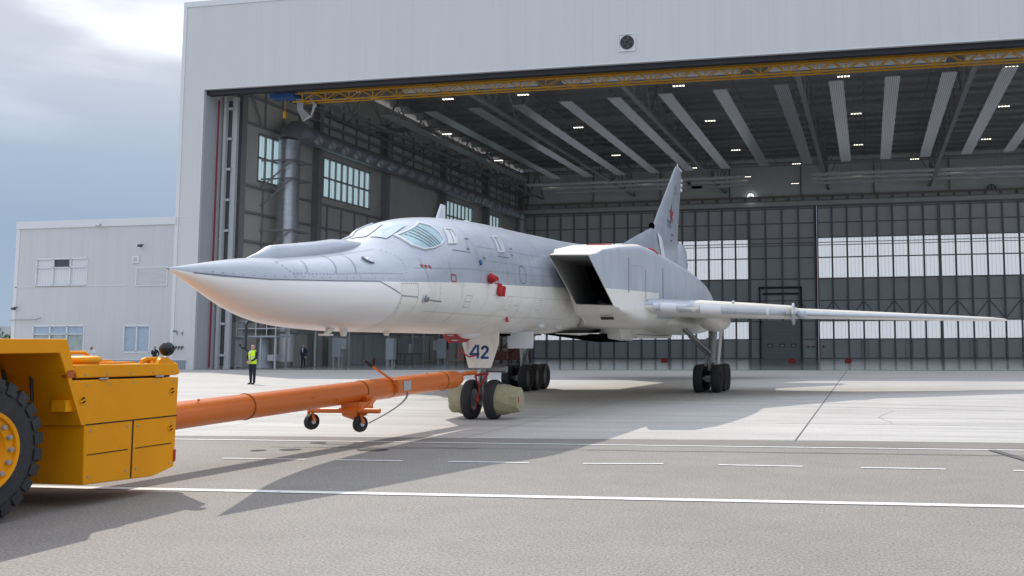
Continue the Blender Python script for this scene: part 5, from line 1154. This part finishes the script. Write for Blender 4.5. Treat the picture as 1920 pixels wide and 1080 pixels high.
tp_(MB().prism([(6.6, .45), (8.9, .45), (8.6, 1.6), (6.6, 1.62)], 'X', TX0 + .6, TX1 - .75), 'chassis', 'yellow')
tp_(MB().bx(TX0, TX1, 3.2, 6.55, .5, 1.62), 'front_body', 'yellow', bevel=.02)
tp_(MB().bx(TX0 + .2, TX1 - .3, 3.2, 5.2, 1.78, 2.6), 'cab', 'yellow', bevel=.05)
tp_(MB().bx(TX0 + .25, TX1 - .28, 3.4, 5.0, 2.0, 2.5), 'cab_window', 'glass')
gp = MB()
gp.bx(TX1 - .01, TX1 + .004, 8.98, 10.37, .862, .876).bx(TX1 - .01, TX1 + .004, 9.655, 9.675, .23, .862)
gp.bx(TX1 - .01, TX1 + .004, 9.02, 9.60, .545, .555).bx(TX1 - .01, TX1 + .004, 9.72, 10.3, .545, .555)
tp_(gp, 'panel_gap', 'gap')
for y, z in ((8.93, 1.13), (10.27, 1.17), (10.27, .73)):
    o = tp_(MB().cyl((TX1 - .01, y, z), (TX1 + .006, y, z), .04, n=16), 'latch_recess', 'gap'); tp_(MB().box((TX1 + .008, y, z), (.008, .066, .018), (R(20), 0, 0)).lathe([(-.002, .034), (.008, .034), (.008, .044), (-.002, .044)], (TX1 + .002, y, z), 'X', 16), 'latch', 'yellow', o)
o = tp_(MB().bx(TX1 - .06, TX1 + .006, 8.70, 8.795, 1.375, 1.45), 'marker_lamp', 'amber'); tp_(MB().bx(TX1 - .03, TX1 + .008, 10.335, 10.372, .33, .47), 'reflector', 'red')
tp_(MB().bx(TX1 - .22, TX1 - .05, 8.76, 8.86, 1.02, 1.14), 'step_bracket', 'yellow')
hb = MB()
for y in (9.05, 9.58, 9.74, 10.28):
    for z in (.32, .80): hb.cyl((TX1 - .004, y, z), (TX1 + .007, y, z), .012, n=8)
for y in (8.98, 9.3, 9.65, 10.0, 10.3): hb.cyl((TX1 - .004, y, 1.285), (TX1 + .006, y, 1.285), .010, n=8)
for y in (8.95, 9.25, 9.6, 9.95, 10.28): hb.cyl((TX1 - .004, y, 1.395), (TX1 + .006, y, 1.395), .010, n=8)
hb.v = [(x + 9.5, y - 8, z) for x, y, z in hb.v]; hb.each('panel_bolt', 'steel', bo)
hg_ = MB()
for y in (9.2, 10.05): hg_.cyl((TX1 + .006, y - .06, 1.345), (TX1 + .006, y + .06, 1.345), .012, n=8)
hg_.v = [(x + 9.5, y - 8, z) for x, y, z in hg_.v]; hg_.each('hinge', 'steel', bo)
tp_(MB().tube([(TX1 - .45, 8.72, 1.40), (TX1 - .40, 8.70, 1.1), (TX1 - .5, 8.80, .75), (TX1 - .45, 8.86, .5)], .016, 6), 'brake_hose', 'black')
tp_(MB().tube([(TX1 - .75, 8.66, 1.45), (TX1 - .72, 8.74, 1.1), (TX1 - .8, 8.86, .6)], .02, 6), 'air_hose', 'black')
def handrail(y0, y1, x, h):
    return MB().tube([(x, y0, 1.49), (x, y0, 1.49 + h * .7), (x, y0 + .06, 1.49 + h), (x, y1 - .06, 1.49 + h), (x, y1, 1.49 + h * .7), (x, y1, 1.49)], .022, 8)
tp_(handrail(9.88, 10.25, TX1 - .10, .06), 'hand_rail', 'yellow', smooth=40)
tp_(handrail(8.75, 9.36, TX1 - .35, .14), 'hand_rail', 'yellow', smooth=40)
tp_(MB().lathe([(0, .01), (0, .15), (.03, .15), (.035, .175), (.06, .18), (.085, .165), (.1, .12), (.1, .01)], (TX1 - .20, 9.13, 1.495), 'Z', 28), 'intake_cap', 'yellow', smooth=40)
hh = MB().box((TX1 - .5, 9.3, 1.515), (.3, .3, .03)).box((TX1 - .3, 9.7, 1.51), (.2, .4, .02)).box((TX1 - .7, 9.8, 1.52), (.3, .3, .04)); tp_(hh, 'hood_fitting', 'yellow')
tp_(MB().prism([(10.03, 1.49), (10.08, 1.54), (10.13, 1.565), (10.2, 1.565), (10.34, 1.49)], 'X', TX1 - .16, TX1 - .02), 'lamp_bracket', 'yellow')
tp_(MB().tube([(TX1 - .06, 10.2, 1.56), (TX1 - .06, 10.22, 1.60)], .018, 8), 'ball_stem', 'chrome')
tp_(MB().sphere((TX1 - .06, 10.23, 1.66), .086, 32, 20), 'ball_lamp', 'balls', smooth=60)
tp_(MB().tube([(TX1 - .1, 10.25, 1.49), (TX1 - .1, 10.33, 1.52), (TX1 - .05, 10.39, 1.47), (TX1 - .03, 10.395, 1.36)], .02, 8).tube([(TX1 - .2, 9.95, 1.49), (TX1 - .16, 10.03, 1.53), (TX1 - .15, 10.12, 1.53), (TX1 - .13, 10.2, 1.49)], .02, 8), 'hose_guard', 'yellow', smooth=40)
# wheel with lugs
WC = (TX1 - .30, 7.80, .705); WR = .705; WW = .52
prof = [(-WW / 2, .36), (-WW / 2 - .01, .5), (-WW / 2 + .02, .655), (-WW / 2 + .07, .682), (WW / 2 - .07, .682), (WW / 2 - .02, .655), (WW / 2 + .01, .5), (WW / 2, .36)]
wt = tp_(MB().lathe(prof, WC, 'X', 64), 'wheel', 'rubbert', smooth=40)
lg = MB(); nl = 26
for k in range(nl):
    for s_ in (-1, 1):
        a = 2 * math.pi * (k + (.5 if s_ > 0 else 0)) / nl; n_ = Vector((0, math.cos(a), math.sin(a))); t_ = Vector((0, -math.sin(a), math.cos(a))); c_ = Vector(WC)
        o_ = WW / 2 * s_
        def pt(xx, rr2, tt): return c_ + Vector((xx, 0, 0)) + n_ * rr2 + t_ * tt
        lg.loft([[pt(o_ * 1.04, .585, -.055), pt(o_ * 1.04, .585, .05), pt(o_ * .96, .703, .055), pt(o_ * .96, .703, -.06)], [pt(o_ * .5, .66, -.03), pt(o_ * .5, .66, .035), pt(o_ * .5, .705, .035), pt(o_ * .5, .705, -.03)], [pt(0, .66, .02), pt(0, .66, .07), pt(0, .705, .07), pt(0, .705, .02)]])
tp_(lg, 'tread_lug', 'rubbert', wt)
rim = tp_(MB().lathe([(.245, .40), (.285, .395), (.28, .36), (.25, .35), (.25, .27), (.21, .25), (.18, .17), (.21, .15), (.23, .01)], WC, 'X', 48), 'wheel_rim', 'yellow', wt, smooth=30)
bl = MB()
for k in range(16):
    a = 2 * math.pi * k / 16; bl.cyl((WC[0] + .24, WC[1] + .31 * math.cos(a), WC[2] + .31 * math.sin(a)), (WC[0] + .285, WC[1] + .31 * math.cos(a), WC[2] + .31 * math.sin(a)), .024, n=6)
bl.v = [(x + 9.5, y - 8, z) for x, y, z in bl.v]; bl.each('wheel_bolt', 'steel', wt)
tp_(MB().lathe([(.0, .02), (.015, .035), (.0, .045)], (WC[0] + .2, WC[1] + .1, WC[2] - .02), 'X', 14), 'wheel_valve', 'chrome', wt)
o = tp_(MB().lathe([(p[0], p[1]) for p in prof], (TX0 + .3, 7.70, .705), 'X', 40), 'wheel', 'rubbert', smooth=40)
for x_ in (TX1 - .3, TX0 + .3): tp_(MB().lathe(prof, (x_, 3.9, .705), 'X', 40), 'wheel', 'rubbert', smooth=40)

# ------------------------------------------------------------------ people
def person(loc, rz, label, joints, cols, h=1.0, vest=False, group=None, extra=None):
    root = empty('person', loc, rz, label, 'person', group); root.scale = (h, h, h)
    me = bpy.data.meshes.new('body'); names = list(joints['v'].keys()); idx = {n: i for i, n in enumerate(names)}
    me.from_pydata([joints['v'][n][0] for n in names], [(idx[a], idx[b]) for a, b in joints['e']], [])
    o = bpy.data.objects.new('body', me); COL.objects.link(o)
    bm = bmesh.new(); bm.from_mesh(me); bm.verts.ensure_lookup_table(); lay = bm.verts.layers.skin.verify()
    for n in names: r_ = joints['v'][n][1]; bm.verts[idx[n]][lay].radius = (r_, r_) if not isinstance(r_, tuple) else r_
    bm.verts[idx['pelvis']][lay].use_root = True; bm.to_mesh(me); bm.free()
    sk = o.modifiers.new('skin', 'SKIN'); sk.use_smooth_shade = True; o.modifiers.new('sub', 'SUBSURF').levels = 2; o.modifiers['sub'].render_levels = 2
    dg = bpy.context.evaluated_depsgraph_get(); dg.update(); m2 = bpy.data.meshes.new_from_object(o.evaluated_get(dg)); bpy.data.objects.remove(o)
    keys = ['trousers', 'top', 'skin', 'hair', 'shoe']; m2.materials.clear()
    for k in keys: m2.materials.append(MT[cols[k]])
    for p in m2.polygons:
        c = p.center; i = 0
        hd = Vector(joints['v']['head'][0])
        if c.z > 1.50: i = 3 if (c.z > hd.z + .07 or c.y > hd.y + .035 and c.z > hd.z - .06) else 2
        elif c.z > .93: i = 1
        elif c.z < .085: i = 4
        for hn in ('hl', 'hr', 'hl2', 'hr2'):
            if hn in joints['v'] and (c - Vector(joints['v'][hn][0])).length < .085: i = 2
        p.material_index = i; p.use_smooth = True
    b = bpy.data.objects.new('body', m2); COL.objects.link(b); b.parent = root
    # face
    hd = Vector(joints['v']['head'][0])
    f_ = MB().loft([[hd + Vector((-.012, -.093, .02)), hd + Vector((.012, -.093, .02)), hd + Vector((.0, -.08, .04))], [hd + Vector((-.02, -.095, -.03)), hd + Vector((.02, -.095, -.03)), hd + Vector((0, -.125, -.025))]]); f_.build('nose', 'skin', root, smooth=60)
    for s_ in (-1, 1): MB().sphere(hd + Vector((s_ * .034, -.088, .018)), .014, 8, 6).build('eye', 'hair', root); MB().sphere(hd + Vector((s_ * .088, .005, 0)), .03, 8, 6, (.4, .7, 1.1)).build('ear', cols['skin'], root)
    MB().sphere(hd + Vector((0, -.088, -.058)), .02, 8, 6, (1.3, .5, .3)).build('mouth', 'redcloth', root)
    # fingers
    for hn, fn_ in (('hl', 'el'), ('hr', 'er')):
        H_ = Vector(joints['v'][hn][0]); d = (H_ - Vector(joints['v'][fn_][0])).normalized(); sdv = d.cross(Vector((0, 1, .2))).normalized(); g_ = MB(); up = d.cross(sdv).normalized()
        for k, ln in enumerate((.07, .08, .078, .062)):
            p0 = H_ + d * .03 + sdv * (-.028 + .019 * k); g_.tube([p0, p0 + d * ln * .5 + up * .006, p0 + d * ln * .85 + up * .025], [.0095, .009, .007], 6)
        p0 = H_ + sdv * -.035; g_.tube([p0, p0 + d * .035 - sdv * .018, p0 + d * .06 - sdv * .012], [.011, .01, .008], 6); g_.build('fingers', 'skin', root, smooth=60)
    if vest:
        rg = []
        for z, hx, hy, cy in ((.90, .185, .135, 0), (1.02, .18, .13, 0), (1.15, .19, .14, 0), (1.30, .205, .145, 0), (1.40, .20, .13, .0), (1.46, .15, .10, .01), (1.485, .10, .08, .01)):
            rg.append([(hx * math.cos(t), cy + hy * math.sin(t), z) for t in [2 * math.pi * k / 28 for k in range(28)]])
        def vm(i, j):
            return 0
        v_ = MB().loft(rg, True, False, False).build('safety_vest', 'hivis', root, smooth=60)
        for z in (1.08, 1.20):
            hx, hy = (.186, .136) if z < 1.1 else (.197, .147)
            MB().loft([[(hx * math.cos(t), hy * math.sin(t), z - .022) for t in [2 * math.pi * k / 28 for k in range(28)]], [(hx * math.cos(t), hy * math.sin(t), z + .022) for t in [2 * math.pi * k / 28 for k in range(28)]]], True, False, False).build('reflective_band', 'reflect', v_, smooth=60)
        MB().prism([(-.035, 1.48), (0, 1.34), (.035, 1.48)], 'Y', -.16, -.125).build('shirt_front', 'shirt', root)
        MB().box((0, -.152, 1.15), (.008, .01, .5)).build('vest_zip', 'navy', v_)
    if extra: extra(root)
    return root
def std(hl, el, hr, er, hy=0, lf=(.11, 0), rf=(-.11, 0), lean=0.):
    return dict(v={'pelvis': ((0, 0, .93), (.145, .105)), 'waist': ((0, 0, 1.08), (.145, .10)), 'chest': ((0, .0, 1.30), (.17, .115)), 'neckb': ((0, .0, 1.44), (.095, .075)), 'neck': ((0, -.005, 1.51), .055), 'jaw': ((0, -.02, 1.575), (.068, .075)), 'head': ((0, -.015 + hy, 1.645), (.082, .098)), 'crown': ((0, -.01 + hy, 1.72), (.066, .08)),
                   'hipl': ((.09, 0, .86), .105), 'kneel': ((lf[0], .0 + lf[1] * .4, .50), .07), 'anl': ((lf[0] + .01, .01 + lf[1], .11), .055), 'heell': ((lf[0] + .01, .0 + lf[1], .05), .045), 'toel': ((lf[0] + .02, -.17 + lf[1], .035), (.045, .03)),
                   'hipr': ((-.09, 0, .86), .105), 'kneer': ((rf[0], .0 + rf[1] * .4, .50), .07), 'anr': ((rf[0] - .01, .01 + rf[1], .11), .055), 'heelr': ((rf[0] - .01, rf[1], .05), .045), 'toer': ((rf[0] - .02, -.17 + rf[1], .035), (.045, .03)),
                   'shl': ((.185, 0, 1.40), .07), 'el': (el, .05), 'hl': (hl, (.032, .03)), 'shr': ((-.185, 0, 1.40), .07), 'er': (er, .05), 'hr': (hr, (.032, .03))},
                e=[('pelvis', 'waist'), ('waist', 'chest'), ('chest', 'neckb'), ('neckb', 'neck'), ('neck', 'jaw'), ('jaw', 'head'), ('head', 'crown'), ('pelvis', 'hipl'), ('hipl', 'kneel'), ('kneel', 'anl'), ('anl', 'heell'), ('heell', 'toel'), ('pelvis', 'hipr'), ('hipr', 'kneer'), ('kneer', 'anr'), ('anr', 'heelr'), ('heelr', 'toer'),
                   ('chest', 'shl'), ('shl', 'el'), ('el', 'hl'), ('chest', 'shr'), ('shr', 'er'), ('er', 'hr')])
dark = dict(trousers='navy', top='navy', skin='skin', hair='hair', shoe='shoe')
person((-26.44, 38.3, 0), R(-6), 'man in a yellow reflective vest standing with clasped hands on the sunlit apron', std((.04, -.24, .98), (.25, -.06, 1.14), (-.03, -.25, .96), (-.25, -.06, 1.14), lf=(.12, -.03), rf=(-.10, .05)), dark, 1.0, vest=True)
person((-49.1, 60.0, 0), R(8), 'man in a dark jacket standing with hands behind his back by the annex', std((.10, .17, 1.0), (.27, .08, 1.15), (-.08, .18, 1.0), (-.27, .08, 1.15)), dark, .98, extra=lambda r_: MB().prism([(-.035, 1.47), (0, 1.33), (.035, 1.47)], 'Y', -.135, -.10).build('shirt_collar', 'shirt', r_))
def phone(r_): MB().box((.10, -.27, 1.56), (.04, .03, .12)).build('phone', 'black', r_)
person((-54.2, 60.0, 0), R(10), 'man in a white shirt raising a dark phone to his face by the annex', std((.07, -.22, 1.50), (.26, -.16, 1.20), (.02, -.23, 1.46), (-.23, -.14, 1.18)), dict(trousers='navy', top='shirt', skin='skin', hair='hair', shoe='shoe'), .98, extra=phone)
person((-42.35, 67.6, FZ(67.6)), R(-5), 'man in a dark suit and pale shirt standing inside the hangar by the rack post', std((.22, -.02, .80), (.25, .02, 1.10), (-.22, -.02, .80), (-.25, .02, 1.10)), dark, 1.02, extra=lambda r_: MB().prism([(-.05, 1.47), (0, 1.12), (.05, 1.47)], 'Y', -.135, -.10).build('shirt_front', 'shirt', r_))
